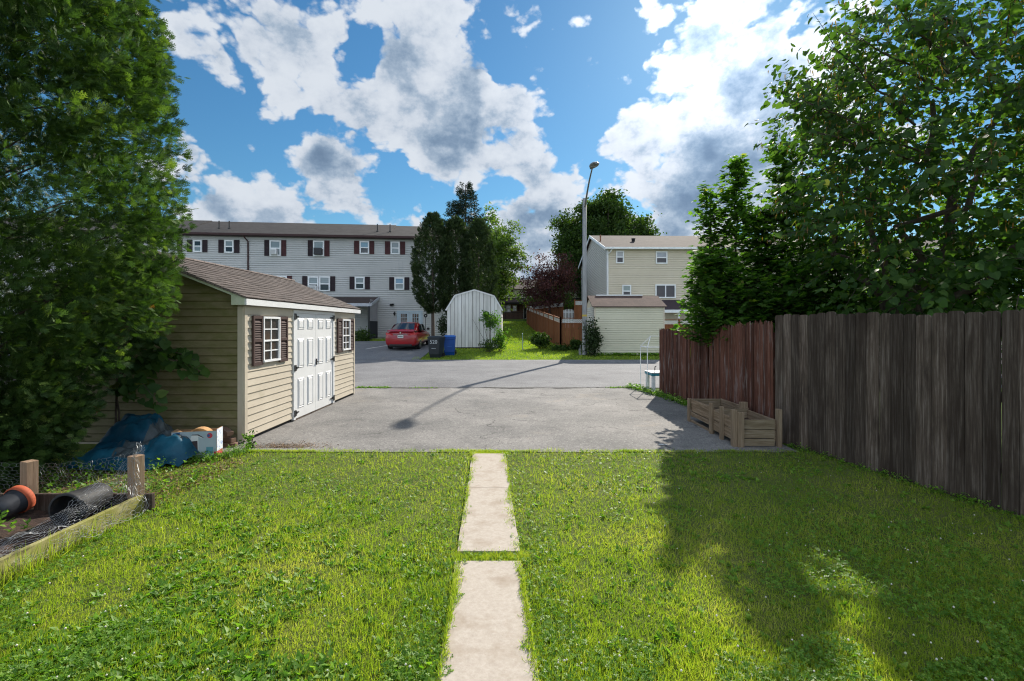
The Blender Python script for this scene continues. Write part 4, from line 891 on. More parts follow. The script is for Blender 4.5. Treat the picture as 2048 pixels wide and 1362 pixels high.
rwin(320, 381, 850, 935, mat('net_curtain', (.28, .33, .32), 3, rough=.3), M_SCREEN); rwin(545, 684, 847, 940, M_SCREEN, M_SCREEN, True)
for px, py, w_, h_ in ((1455, 520, 1.1, 1.2), (1560, 522, 1.1, 1.2), (1470, 585, 1.2, 1.2), (1620, 588, 1.5, 1.2), (1740, 524, 1.1, 1.2), (1740, 590, 1.3, 1.2)):
    a, z = WR.hit(px, py); window(WR.T, a - w_ / 2, a + w_ / 2, z - h_ / 2, z + h_ / 2, hr, M_WHITECLEAN, M_BLIND, M_SCREEN, y=-.046, fw=.1, proud=.05)
for (cx, cy, r_, m_, hh) in ((210, 560, .06, mat('rust_vent', (.2, .09, .05), 4), .6), (440, 556, .15, M_DARK, .3)):
    px, py = C4(cx, cy); t_ = .45; yv = -.4 + (DP2 / 2 + .4) * t_; zr = EV2 + .14 + (rz2 - EV2) * t_; a = WR.hit(px, py)[0] * 1.04 + .1
    MB(WR.T).lathe([(r_, -.3), (r_, hh * .6), (r_ * 1.3, hh * .62), (r_ * 1.3, hh * .8), (0, hh)], (a, yv, zr), n=8).build('roof_vent', m_, hr)
a, z1 = WR.hit(*C4(575, 952)); b, z0 = WR.hit(*C4(800, 1025)); 
mb = MB(WR.T); pd2 = 1.6; mb.add([(a - .3, -.03, z1), (b - 1.1, -.03, z1), (b, -pd2, z0), (a - .3, -pd2, z0), (a - .3, -.03, z1 - .08), (b - 1.1, -.03, z1 - .08), (b, -pd2, z0 - .08), (a - .3, -pd2, z0 - .08)], [(0, 3, 2, 1), (4, 5, 6, 7), (3, 7, 6, 2), (1, 2, 6, 5), (0, 4, 7, 3)])
mb.build('porch_roof', mat('purple_brown_roof', (.045, .032, .038), 30, rough=.9), hr)
MB(WR.T).box(a - .3, b + .05, -pd2 - .12, -pd2 - .003, z0 - .22, z0 + .02).build('porch_gutter', M_WHITECLEAN, hr)
for q in (a + 1.0, b - .2): MB(WR.T).box(q, q + .12, -pd2, -pd2 + .12, g2, z0 - .1).build('porch_post', M_WHITECLEAN, hr)

# ------------------------------------------------------------------ far house seen between the trees
FY = 62.0; WF = Wall(pxs(940, FY), FY, 0); fh = empty('far_house', (0, 66, gz(FY)), 'distant yellow house with dark porch seen between barn shed and plum tree', 'house')
def C5(cx, cy): return 980 + cx / 11.356, 540 + cy / 11.356
L3 = WF.hit(1180, 600)[0]; zE = WF.hit(1020, 578)[1]; zP1 = WF.hit(1020, 596.5)[1]; zP0 = WF.hit(1020, 606)[1]; gF = gz(FY) - .1; zR = EYE + (HY - 559) / F * 67
mb = MB(WF.T); siding(mb, zP1, zE, .14, .02, lambda z: (0, L3)); mb.build('siding', M_SIDE_YE, fh)
mb = MB(WF.T); mb.box(0, L3, .03, 9, gF, zE); mb.box(0, L3, -.03, .029, gF, zP1); mb.build('wall', mat('brick_wall', [(.3, (.13, .07, .055)), (.7, (.2, .12, .10))], 9, rough=.9), fh)
mb = MB(WF.T); mb.add([(-.3, -.4, zE), (L3 + .3, -.4, zE), (L3 + .3, 5, zR), (-.3, 5, zR), (-.3, 9.4, zE), (L3 + .3, 9.4, zE)], [(0, 1, 2, 3), (3, 2, 5, 4)]); mb.build('roof', M_ROOF_BR, fh)
mb = MB(WF.T); mb.add([(0, -.035, zP1 + .05), (L3, -.035, zP1 + .05), (L3, -1.8, zP0), (0, -1.8, zP0), (0, -1.8, zP0 - .22), (L3, -1.8, zP0 - .22)], [(0, 3, 2, 1), (3, 4, 5, 2)]); mb.build('porch_roof', M_PORCHROOF, fh)
for (c0, c1, r0, r1, sh) in ((375, 475, 455, 600, ((322, 368), (480, 528))), (515, 610, 800, 935, ((625, 670),)), (310, 470, 790, 960, ())):
    a, z1 = WF.hit(*C5(c0, r0)); b, _ = WF.hit(*C5(c1, r0)); _, z0 = WF.hit(*C5(c0, r1)); window(WF.T, a, b, z0, z1, fh, M_WHITECLEAN, M_BLIND if r0 > 500 else M_GLASS, M_GLASS if c0 > 400 else M_BLIND, y=-.03, fw=.12, proud=.05)
    for s0, s1 in sh: shutter(WF.T, WF.hit(C5(s0, 0)[0], 600)[0], WF.hit(C5(s1, 0)[0], 600)[0], z0, z1, M_MAROON, fh, y=-.03, louv=.12)
a, z1 = WF.hit(*C5(775, 830)); b, _ = WF.hit(*C5(822, 830)); mb = MB(WF.T); mb.box(a - .12, b + .1, -.07, -.03, gF + .1, z1 + .1); mb.build('door', M_WHITE, fh)
MB(WF.T).box(a, b, -.08, -.071, gF + .2, z1).build('door_glass', M_GLASS, fh)
mb = MB(WF.T)
za = WF.hit(1020, 625)[1]; zb2 = WF.hit(1020, 634)[1]
mb.box(0, WF.hit(1046, 600)[0], -1.8, -1.74, za - .05, za)
for i in range(46): mb.box(i * .16, i * .16 + .03, -1.79, -1.75, zb2 - .3, za - .05)
for i in range(4): mb.box(i * 2.3, i * 2.3 + .1, -1.8, -1.7, gF, zP0 - .2)
mb.build('railing', M_BLACK, fh)
# neighbour shed behind the grey fence
nb = empty('neighbour_shed', (14, 16, 0), 'pale neighbour shed wall just showing over the grey fence', 'shed')
T = TM(pxs(1815, 16), 16, 0); mb = MB(T); siding(mb, 0, 2.15, .12, .02, lambda z: (0, 3.4)); mb.box(0, 3.4, .01, 2.4, 0, 2.15); mb.build('wall', mat('pinkish_siding', (.42, .34, .31), 3), nb)
mb = MB(T); mb.add([(-.15, -.2, 2.15), (3.55, -.2, 2.15), (3.55, 1.2, 2.6), (-.15, 1.2, 2.6), (3.55, 2.6, 2.15), (-.15, 2.6, 2.15)], [(0, 1, 2, 3), (3, 2, 4, 5)]); mb.box(-.15, 3.55, -.24, -.203, 2.08, 2.2); mb.build('roof', M_ROOF_BR, nb)
# ------------------------------------------------------------------ board fences
def pickets(mb, A, B, w, gapf, topf, botf, thick, style, skip=()):
    A, B = Vector((*A, 0)), Vector((*B, 0)); L = (B - A).length; d = (B - A) / L; nrm = Vector((-d.y, d.x, 0)); s = 0; i = 0
    if nrm.x > 0: nrm = -nrm
    while s < L - w * .5:
        ww = w * rnd.uniform(.94, 1.06); i += 1
        if any(a <= s / L <= b for a, b in skip): s += ww; continue
        t0, t1 = s + gapf() , s + ww; zt = topf((s + ww / 2) / L) + rnd.gauss(0, .011 if style == 'dog' else .020); zb = botf((s + ww / 2) / L) + rnd.uniform(0, .02)
        off = rnd.gauss(0, .003); lean = rnd.gauss(0, .004 if style == 'dog' else .008)
        if style == 'dog':
            c = .030; pf = [(t0, zb), (t1, zb), (t1, zt - c * 1.1), (t1 - c * .35, zt - c * .35), (t1 - c * 1.1, zt), (t0 + c * 1.1, zt), (t0 + c * .35, zt - c * .35), (t0, zt - c * 1.1)]
        else:
            c = ww * .5; j = rnd.uniform(-.2, .2) * c; pf = [(t0, zb), (t1, zb), (t1, zt - ww * rnd.uniform(.7, 1.3)), ((t0 + t1) / 2 + j, zt), (t0, zt - ww * rnd.uniform(.7, 1.3))]
        n = len(pf); tm = (t0 + t1) / 2; vs = []
        for side in (0, 1):
            for (t, z) in pf:
                bulge = thick * .55 * (1 - abs(t - tm) / (ww / 2)) if style == 'pt' and side == 0 else 0
                p = A + d * (t + lean * (z / 1.8)) + nrm * ((thick + off + bulge) if side == 0 else off * .3)
                vs.append((p.x, p.y, z))
        if style == 'pt':      # add a centre spine on the front face
            pb = A + d * tm + nrm * (thick * 1.5 + off); vs.append((pb.x, pb.y, zb)); k = 2 * n
            fs = [(0, k, 3, 4), (k, 1, 2, 3)] + [tuple(range(2 * n - 1, n - 1, -1))] + [(i_, (i_ + 1) % n, n + (i_ + 1) % n, n + i_) for i_ in range(n)]
        else: fs = [tuple(range(n)), tuple(range(2 * n - 1, n - 1, -1))] + [(i_, (i_ + 1) % n, n + (i_ + 1) % n, n + i_) for i_ in range(n)]
        mb.add(vs, fs); s += ww
    return d, nrm, L
gA = Vector((3.86, 7.02)); gd = Vector((.64, -2.79)).normalized(); gB = gA + gd * 9.5
gf = empty('board_fence', (4.3, 4.8, 0), 'weathered grey dog-eared board fence along the right edge of the lawn', 'fence')
mb = MB(); d, nrm, L = pickets(mb, gA, gB, .142, lambda: rnd.choice([.003, .005, .009, .014]), lambda t: 1.85 + .012 * math.sin(t * 21), lambda t: .01, .019, 'dog'); mb.build('fence_boards', M_GREYWOOD, gf)
for z in (.35, 1.0, 1.6):
    mb = MB(); a, b = Vector((*gA, 0)) - nrm * .022, Vector((*gB, 0)) - nrm * .022
    mb.add([a + Vector((0, 0, z)), b + Vector((0, 0, z)), b + Vector((0, 0, z + .09)), a + Vector((0, 0, z + .09)), a - nrm * .04 + Vector((0, 0, z)), b - nrm * .04 + Vector((0, 0, z)), b - nrm * .04 + Vector((0, 0, z + .09)), a - nrm * .04 + Vector((0, 0, z + .09))],
           [(0, 1, 2, 3), (7, 6, 5, 4), (3, 2, 6, 7), (1, 0, 4, 5)]); mb.build('rail', M_GREYWOOD, gf)
for i in range(4):
    p = gA + gd * (.05 + 2.4 * i); p = Vector((*p, 0)) - nrm * .115; MB().box(p.x - .045, p.x + .045, p.y - .045, p.y + .045, 0, 1.75).build('post', M_GREYWOOD, gf)
rf = empty('stockade_fence', (3.8, 9.6, 0), 'faded red stockade fence with pointed pickets beside the driveway', 'fence')
mb = MB(); pickets(mb, (3.76, 12.2), (3.83, 9.38), .068, lambda: rnd.uniform(0, .003), lambda t: 1.60 + .075 * t, lambda t: .03, .013, 'pt'); d, nrm, L = pickets(mb, (3.80, 9.22), (3.84, 7.06), .068, lambda: rnd.uniform(0, .003), lambda t: 1.69 + .09 * t, lambda t: .02, .013, 'pt')
mb.build('pickets', M_REDWOOD, rf)
for z in (.3, .92, 1.42):
    for a, b, xx in ((9.36, 12.18, 3.795), (7.1, 9.24, 3.82)): MB().box(xx + .03, xx + .07, a, b, z, z + .07).build('rail', M_REDWOOD, rf)
for yy in (7.15, 9.2, 9.42, 12.1): MB().box(3.87, 3.96, yy - .045, yy + .045, 0, 1.6).build('post', M_REDWOOD, rf)

# ------------------------------------------------------------------ brown lattice-topped fence on the far side
bf = empty('lattice_fence', (4, 38, 1), 'orange-brown privacy fence topped with pale lattice climbing the back yard', 'fence')
M_LAT = mat('pale_lattice', (.58, .58, .56), 4, rough=.6)
def cfence(pts, tops, nP, lat=.3, white=True):
    for i in range(len(pts) - 1):
        A, B = Vector((*pts[i], 0)), Vector((*pts[i + 1], 0)); L = (B - A).length; d = (B - A) / L; nn = Vector((d.y, -d.x, 0)); k = nP[i]
        if nn.y > 0: nn = -nn
        mb = MB(); lt = MB(); cap = MB(); post = MB()
        for j in range(k):
            f0, f1 = j / k, (j + 1) / k; zt0 = tops[i] + (tops[i + 1] - tops[i]) * f0; zt1 = tops[i] + (tops[i + 1] - tops[i]) * f1
            a, b = A + d * L * f0, A + d * L * f1; n = max(4, int((b - a).length / .14))
            for q in range(n):
                u0, u1 = q / n + .01 / n, (q + 1) / n - .06 / n; p0, p1 = a.lerp(b, u0), a.lerp(b, u1); zz0 = zt0 + (zt1 - zt0) * u0 - lat; zz1 = zt0 + (zt1 - zt0) * u1 - lat; o1 = nn * (.012 * (q % 2))
                mb.add([(*(p0 + o1).xy, gz(p0.y) - .05), (*(p1 + o1).xy, gz(p1.y) - .05), (*(p1 + o1).xy, zz1), (*(p0 + o1).xy, zz0), (*(p0 - nn * .03).xy, gz(p0.y) - .05), (*(p1 - nn * .03).xy, gz(p1.y) - .05), (*(p1 - nn * .03).xy, zz1), (*(p0 - nn * .03).xy, zz0)], [(0, 1, 2, 3), (7, 6, 5, 4), (3, 2, 6, 7), (0, 3, 7, 4), (1, 5, 6, 2)])
            # lattice: crossing slats in a rectangle under the cap
            H = lat - .05; LL = (b - a).length; st_ = .11 if LL < 4 else .16; sl = .045
            def pt(s, h):
                s = max(0, min(LL, s)); p = a + d * s; return Vector((p.x, p.y, zt0 + (zt1 - zt0) * s / LL - .045 - H + h))
            for sg in (1, -1):
                s = -H
                while s < LL + H:
                    e0, e1 = (s, s + H) if sg > 0 else (s + H, s)
                    q0, q1 = max(0, min(LL, e0)), max(0, min(LL, e1)); h0 = abs(q0 - e0); h1 = H - abs(q1 - e1)
                    if h1 > h0 + .02:
                        o1 = nn * (.004 if sg > 0 else .010)
                        lt.add([pt(q0, h0) + o1, pt(min(q0 + sl * 1.3, LL), h0) + o1, pt(min(q1 + sl * 1.3, LL), h1) + o1, pt(q1, h1) + o1], [(0, 1, 2, 3)])
                    s += st_
            for (q, m_) in ((0, cap), (-lat + .0, cap)):
                p0, p1 = a, b
                m_.add([(*(p0 + nn * .03).xy, zt0 + q), (*(p1 + nn * .03).xy, zt1 + q), (*(p1 + nn * .03).xy, zt1 + q + .04), (*(p0 + nn * .03).xy, zt0 + q + .04), (*(p0 - nn * .04).xy, zt0 + q), (*(p1 - nn * .04).xy, zt1 + q), (*(p1 - nn * .04).xy, zt1 + q + .04), (*(p0 - nn * .04).xy, zt0 + q + .04)], [(0, 1, 2, 3), (7, 6, 5, 4), (3, 2, 6, 7), (1, 0, 4, 5)])
            MB().box(a.x - .055, a.x + .055, a.y - .055, a.y + .055, gz(a.y) - .1, zt0 + .1).build('post', M_CEDARF, bf)
        mb.build('fence_boards', M_CEDARF, bf); lt.build('lattice', M_LAT, bf); cap.build('rail', M_CEDARF, bf)
cfence([(2.83, 28), (1.62, 53)], [2.09, 3.66], [9]); cfence([(2.84, 28), (4.6, 28.02)], [2.09, 2.09], [1]); cfence([(1.66, 53), (5.2, 48.5)], [3.8, 4.0], [2], .45); cfence([(5.75, 44), (7.4, 44)], [3.95, 3.95], [1], .45)
cfence([(8.6, 30), (16, 30)], [2.02, 2.02], [4])
wg = empty('white_gate', (5.3, 46, 1.4), 'small white picket gate behind the brown fence', 'gate')
mb = MB()
for i in range(8): x = 4.95 + i * .14; mb.box(x, x + .075, 46, 46.03, 1.45, 3.25 - .1 * abs(i - 3.5) / 3.5)
mb.box(4.93, 6.0, 46.031, 46.07, 1.8, 1.9); mb.box(4.93, 6.0, 46.031, 46.07, 2.9, 3.0); mb.build('gate_boards', M_WHITECLEAN, wg)
mk = empty('marker_stake', (.58, 26.5, gz(26.5)), 'thin pale metal stake standing in the sunlit grass', 'stake')
mb = MB(); mb.box(.56, .60, 26.49, 26.52, gz(26.5), gz(26.5) + .92); mb.box(.575, .585, 26.47, 26.489, gz(26.5), gz(26.5) + .92); mb.build('stake_body', mat('stake_metal', (.30, .38, .32), 4), mk)
MB().box(.555, .605, 26.485, 26.525, gz(26.5) + .921, gz(26.5) + .97).build('cap', M_WHITE, mk)

# ------------------------------------------------------------------ wooden planter
pl = empty('planter_box', (3.4, 7.6, 0), 'long weathered wooden planter box beside the red fence', 'planter')
a, b, y0, y1 = 3.14, 3.70, 6.70, 8.50
M_ENDP = mat('end_planks', [(.25, (.13, .09, .05)), (.5, (.25, .19, .12)), (.75, (.38, .31, .23))], 3, stretch=(1, 12, 12), rough=.88, isl=.45, bump=.6)
def plank(nm, m_, *q): MB().box(*q).build(nm, m_, pl, bevel=.004)
for (za, zb_) in ((.075, .225), (.232, .385)): plank('side_board', M_PLANTER, a, a + .028, y0 + .03, 7.50, za, zb_); plank('side_board', M_PLANTER, b - .028, b, y0 + .03, 7.50, za, zb_)
for (za, zb_) in ((.12, .19), (.20, .34), (.345, .415)): plank('side_board', M_PLANTER, a + (.0 if za != .2 else .012), a + .028, 7.505, y1 - .03, za, zb_); plank('side_board', M_PLANTER, b - .028, b, 7.505, y1 - .03, za, zb_)
plank('side_board', M_PLANTER, a, a + .03, 7.505, y1 - .03, .0, .05)
for (za, zb_) in ((.02, .12), (.13, .245), (.252, .385)): plank('end_board', M_ENDP, a + .03, b - .03, y0, y0 + .03, za, zb_)
for (za, zb_) in ((.09, .24), (.25, .41)): plank('end_board', M_ENDP, a + .03, b - .03, y1 - .06, y1 - .03, za, zb_)
plank('divider', M_ENDP, a + .03, b - .03, 7.49, 7.52, .1, .40)
for (x, y, h, wx, wy) in ((a - .055, 6.69, .52, .055, .09), (a - .002, 6.655, .50, .085, .04), (a - .045, 7.10, .50, .045, .07), (a - .045, 7.48, .49, .045, .07), (b + .002, 6.66, .535, .05, .09), (b - .12, 7.53, .50, .12, .05), (a - .035, y1 - .07, .415, .033, .08), (b + .002, y1 - .07, .40, .035, .08)):
    MB().box(x, x + wx, y, y + wy, 0, h).build('post', M_PLPOST, pl, bevel=.004)
MB().box(a + .03, b - .03, y0 + .03, y1 - .06, .14, .26).build('soil', M_SOIL, pl)
# ------------------------------------------------------------------ paper scrap on the driveway
mb = MB(); o_ = Vector((2.08, 6.78, .014)); n = 5
for i in range(n + 1):
    for j in range(4): mb.v.append(tuple(o_ + Vector((i * .022, j * .014 * (1 - .3 * abs(i / n - .5)), .006 + .008 * mnoise.noise(Vector((i * .9, j * .9, 3)))))))
for i in range(n):
    for j in range(3): q = i * 4 + j; mb.f.append((q, q + 4, q + 5, q + 1)); mb.mi.append(0)
o = mb.build('paper_scrap', M_WHITE); setp(o, 'small crumpled white paper scrap on the driveway near the planter', 'litter')

# ------------------------------------------------------------------ child's table and pipe canopy behind the fence end
pc = empty('canopy_frame', (3.9, 12.6, 0), 'thin white pipe canopy frame poking out past the red fence end', 'frame')
mb = MB(); z0, z1, r_ = 1.12, 1.41, .011
Pn = lambda x, y, z: (x, y, z)
for x in (3.56, 4.5):
    for y in (12.62, 13.3): mb.tube([(x, y, 0), (x, y, z0)], r_, 6)
for y in (12.62, 13.3):
    mb.tube([(3.56, y, z0), (4.5, y, z0)], r_, 6); mb.tube([(3.56, y, z0), (3.74, y + (.34 if y < 13 else -.34), z1)], r_, 6); mb.tube([(4.5, y, z0), (4.3, y + (.34 if y < 13 else -.34), z1)], r_, 6)
for x in (3.56, 4.5): mb.tube([(x, 12.62, z0), (x, 13.3, z0)], r_, 6)
mb.tube([(3.74, 12.96, z1), (4.3, 12.96, z1)], r_, 6); mb.build('pipes', M_WHITECLEAN, pc)
ct = empty('play_table', (3.9, 12.45, 0), 'white-legged play table with teal rim behind the fence end', 'table')
mb = MB(); mb.box(3.575, 4.35, 12.3, 12.95, .40, .47); mb.build('table_top', mat('teal_plastic', (.04, .24, .32), 3, rough=.4), ct, bevel=.015)
MB().box(3.565, 4.36, 12.29, 12.96, .4705, .49).build('rim', M_WHITECLEAN, ct, bevel=.008)
for x, y in ((3.60, 12.32), (4.24, 12.32), (3.60, 12.85), (4.24, 12.85)): MB().box(x, x + .085, y, y + .085, 0, .399).build('leg', M_WHITECLEAN, ct, bevel=.01)
mb = MB(); mb.tube([(3.69, 12.4, .49), (3.69, 12.4, .60), (3.70, 12.4, .64), (3.73, 12.4, .65)], .012, 6); mb.build('handle', M_BLACK, ct)

# ------------------------------------------------------------------ red car
cx_, cy_ = -6.08, 26.2; cz_ = gz(27.2) - .0
car = empty('parked_car', (cx_, cy_, cz_), 'red four-door sedan parked nose-in on the lot, seen from behind', 'car')
TC = TM(cx_, cy_, gz(26.8) - .02, R(-1.0)) @ Matrix.Rotation(math.atan((gz(29.6) - gz(26.9)) / 2.7), 4, 'X')
M_RED = mat('red_paint', [(.3, (.27, .004, .008)), (.7, (.32, .006, .010))], 2, rough=.28, spec=.5, coat=.7)
M_TIRE = mat('tyre_rubber', (.012, .012, .013), 8, rough=.8); M_RIM = mat('wheel_rim', (.32, .32, .34), 5, rough=.35, metal=.7)
M_TAIL = mat('tail_light', [(.3, (.30, .006, .01)), (.7, (.5, .03, .03))], 8, rough=.15, spec=.6)
M_CHROME = mat('chrome', (.75, .75, .76), 5, rough=.15, metal=.9)
ST = [(0, .60, .70, .70, .36, .55, .72, .60), (.05, .76, .83, .80, .25, .55, .92, .96), (.14, .83, .88, .82, .22, .6, .99, 1.09), (.45, .86, .90, .82, .20, .6, 1.0, 1.10), (.9, .87, .905, .82, .20, .6, .98, 1.06), (1.5, .87, .905, .84, .19, .6, .95, .99), (2.5, .87, .905, .84, .19, .6, .93, .95), (3.3, .87, .90, .82, .19, .6, .90, .97), (3.9, .86, .89, .76, .20, .58, .84, .90), (4.4, .78, .82, .62, .24, .52, .70, .74), (4.62, .55, .6, .4, .32, .48, .58, .60)]
mb = MB(TC); n = 12
for (y, wb, wm, wt, z_b, z_m, z_t, z_d) in ST:
    h = [(wb * .6, z_b), (wb, z_b + .05), (wm, z_m * .8), (wm, z_m + .1), (wt, z_t), (wt * .55, z_d)]
    ring = h + [(-x, z) for x, z in h[::-1]]
    for (x, z) in ring: mb.v.append(tuple(TC @ Vector((x, y, z))))
for i in range(len(ST) - 1):
    for j in range(n): mb.f.append((i * n + j, i * n + (j + 1) % n, (i + 1) * n + (j + 1) % n, (i + 1) * n + j)); mb.mi.append(0)
mb.f += [tuple(range(n - 1, -1, -1)), tuple(range((len(ST) - 1) * n, len(ST) * n))]; mb.mi += [0, 0]
body = mb.build('body', M_RED, car, smooth=True); sb = body.modifiers.new('sub', 'SUBSURF'); sb.levels = sb.render_levels = 2
GH = [(.50, .74, 1.07, .70, 1.09), (.80, .78, 1.03, .66, 1.25), (1.30, .80, .98, .60, 1.44), (1.9, .80, .95, .60, 1.50), (2.5, .80, .94, .59, 1.47), (3.0, .79, .95, .62, 1.28), (3.5, .77, .96, .72, 1.0)]
mb = MB(TC); n = 7
for (y, w0, z0, w1, z1) in GH:
    for (x, z) in ((w0, z0), (w1 + (w0 - w1) * .35, z0 + (z1 - z0) * .65), (w1 * .93, z1 - .015), (0, z1 + .015), (-w1 * .93, z1 - .015), (-w1 - (w0 - w1) * .35, z0 + (z1 - z0) * .65), (-w0, z0)): mb.v.append(tuple(TC @ Vector((x, y, z))))
for i in range(len(GH) - 1):
    for j in range(n - 1): mb.f.append((i * n + j, i * n + j + 1, (i + 1) * n + j + 1, (i + 1) * n + j)); mb.mi.append(0)
cab = mb.build('cabin', M_RED, car, smooth=True); sb = cab.modifiers.new('sub', 'SUBSURF'); sb.levels = sb.render_levels = 1
def patch(name, pts, m, par=car, th=.012):
    a, b, c, d = [Vector(p) for p in pts]; nn = (b - a).cross(d - a).normalized() * th; mb = MB(TC); N = 5; vs = []
    for i in range(N + 1):
        for j in range(N + 1): vs.append(a.lerp(b, i / N).lerp(d.lerp(c, i / N), j / N) + nn * (1 + 1.2 * math.sin(math.pi * i / N)))
    mb.add(vs, [(i * (N + 1) + j, (i + 1) * (N + 1) + j, (i + 1) * (N + 1) + j + 1, i * (N + 1) + j + 1) for i in range(N) for j in range(N)])
    return mb.build(name, m, par, smooth=True)
M_CARGL = mat('car_glass', (.015, .02, .025), 2, rough=.03, spec=.9)
patch('rear_window', [(-.62, .60, 1.105), (.62, .60, 1.105), (.52, 1.22, 1.425), (-.52, 1.22, 1.425)], M_CARGL, th=.022)
for s in (1, -1):
    q = [(.835 * s, 1.05, 1.02), (.835 * s, 2.05, .99), (.70 * s, 1.95, 1.38), (.72 * s, 1.35, 1.33)]
    patch('side_window', q if s > 0 else [q[1], q[0], q[3], q[2]], M_CARGL); q = [(.835 * s, 2.12, .99), (.81 * s, 3.0, .99), (.73 * s, 2.65, 1.30), (.70 * s, 2.05, 1.38)]; patch('side_window', q if s > 0 else [q[1], q[0], q[3], q[2]], M_CARGL)
    mb = MB(TC); mb.add([(s * .42, .02, .83), (s * .80, .045, .86), (s * .905, .30, .90), (s * .90, .34, .99), (s * .82, .06, 1.0), (s * .45, .015, .92), (s * .42, .12, .83), (s * .78, .15, .86), (s * .84, .35, .90), (s * .84, .36, .99), (s * .78, .15, 1.0), (s * .45, .12, .92)],
        [(0, 1, 4, 5), (1, 2, 3, 4), (6, 7, 10, 11), (7, 8, 9, 10), (0, 6, 7, 1), (1, 7, 8, 2), (5, 4, 10, 11), (4, 3, 9, 10), (0, 5, 11, 6), (2, 8, 9, 3)]); mb.build('tail_light', M_TAIL, car)
    mb = MB(TC); mb.box(min(s * .88, s * 1.04), max(s * .88, s * 1.04), 2.85, 2.98, .98, 1.12); mb.build('side_mirror', M_BLACK, car, bevel=.03)
    for y in (.92, 3.65):
        mb = MB(TC); M_ = Matrix.Rotation(R(90), 4, 'Y'); mb.lathe([(.0, -.10), (.24, -.10), (.31, -.09), (.325, -.05), (.325, .05), (.31, .09), (.24, .10), (.0, .10)], (s * .80, y, .325), M_, 20); wh = mb.build('wheel', M_TIRE, car, smooth=False)
        m2 = MB(TC)
        for k_ in range(5):
            a = k_ * 1.2566; ca, sa = math.cos(a), math.sin(a); m2.add([(s * .908, y + ca * .03 - sa * .04, .325 + sa * .03 + ca * .04), (s * .908, y + ca * .03 + sa * .04, .325 + sa * .03 - ca * .04), (s * .908, y + ca * .21 + sa * .03, .325 + sa * .21 - ca * .03), (s * .908, y + ca * .21 - sa * .03, .325 + sa * .21 + ca * .03)], [(0, 1, 2, 3)])
        m2.lathe([(.205, .104), (.235, .104), (.235, .11), (.205, .11)], (s * .80, y, .325), Matrix.Rotation(R(90) * s, 4, 'Y'), 20); m2.build('rim', M_RIM, wh)
mb = MB(TC); mb.box(-.40, .40, -.012, .03, .90, .925); mb.build('chrome_strip', M_CHROME, car, bevel=.006)
mb = MB(TC); mb.box(-.155, .155, -.012, .02, .70, .86); lp = mb.build('license_plate', mat('plate', (.62, .64, .60), 4, rough=.4), car, bevel=.004)
mb = MB(TC)
for i in range(6): mb.box(-.12 + i * .042, -.095 + i * .042, -.0145, -.0125, .755, .815)
mb.build('plate_marks', M_BLACK, lp)
mb = MB(TC); mb.add([(-.72, .01, 1.06), (.72, .01, 1.06), (.74, .14, 1.125), (-.74, .14, 1.125), (-.70, .3, 1.10), (.70, .3, 1.10), (-.72, .03, 1.045), (.72, .03, 1.045)], [(0, 1, 2, 3), (3, 2, 5, 4), (0, 6, 7, 1)]); mb.build('spoiler', M_RED, car)
mb = MB(TC); mb.box(-.62, .62, -.008, .1, .24, .36); mb.build('bumper_valance', M_BLACK, car, bevel=.02)
mb = MB(TC); mb.lathe([(0, .0), (.045, .0), (.045, .012), (0, .012)], (0, .008, .985), Matrix.Rotation(R(90), 4, 'X'), 12); mb.build('emblem', M_CHROME, car)
mb = MB(TC); mb.box(.62, .70, .90, 3.4, .17, .2); mb.box(-.7, .7, .3, 4.2, .17, .21); mb.build('underbody', M_BLACK, car)

# ------------------------------------------------------------------ wheeled bins
def bin_(px, Y, ang, h, wt, wb, mbody, mlid, label, base=None):
    X = pxs(px, Y); e = empty('wheeled_bin', (X, Y, gz(Y)), label, 'bin'); T = TM(X, Y, gz(Y) + .01, ang); mb = MB(T)
    def ring(z, w_, y0, y1): return [(-w_ / 2, y0, z), (w_ / 2, y0, z), (w_ / 2, y1, z), (-w_ / 2, y1, z)]
    R_ = [ring(.0, wb, .06, .52), ring(.17, wb, .0, .56), ring(.18, wb + .02, -.02, .57), ring(h * .8, wt - .03, -.05, .66), ring(h * .82, wt, -.07, .68), ring(h * .92, wt, -.07, .68)]
    vs = [p for r_ in R_ for p in r_]; mb.add(vs, [(3, 2, 1, 0)] + [(i * 4 + j, i * 4 + (j + 1) % 4, (i + 1) * 4 + (j + 1) % 4, (i + 1) * 4 + j) for i in range(5) for j in range(4)])
    bd = mb.build('bin_body', mbody, e, bevel=.02)
    mb = MB(T); L = [ring(h * .921, wt + .04, -.1, .70), ring(h * .945, wt + .04, -.1, .70), ring(h * 1.0, wt * .8, .05, .62)]
    mb.add([p for r_ in L for p in r_], [(3, 2, 1, 0), (8, 9, 10, 11)] + [(i * 4 + j, i * 4 + (j + 1) % 4, (i + 1) * 4 + (j + 1) % 4, (i + 1) * 4 + j) for i in range(2) for j in range(4)]); mb.build('lid', mlid, e, bevel=.015)
    mb = MB(T); mb.tube([(-wt / 2 + .03, .70, h * .93), (-wt / 2 + .03, .80, h * .93), (wt / 2 - .03, .80, h * .93), (wt / 2 - .03, .70, h * .93)], .015, 6); mb.build('handle', mlid, e)
    for s in (1, -1):
        mb = MB(T); mb.lathe([(0, -.03), (.12, -.03), (.13, 0), (.12, .03), (0, .03)], (s * (wb / 2 + .05), .55, .125), Matrix.Rotation(R(90), 4, 'Y'), 16); mb.build('wheel', M_TIRE, e)
    mb = MB(T); mb.box(-.11, .11, -.062, -.0, h * .42, h * .45); mb.build('catch_bar', M_GALV if mbody is not M_BLUEB else mlid, e)
    return e, T, bd
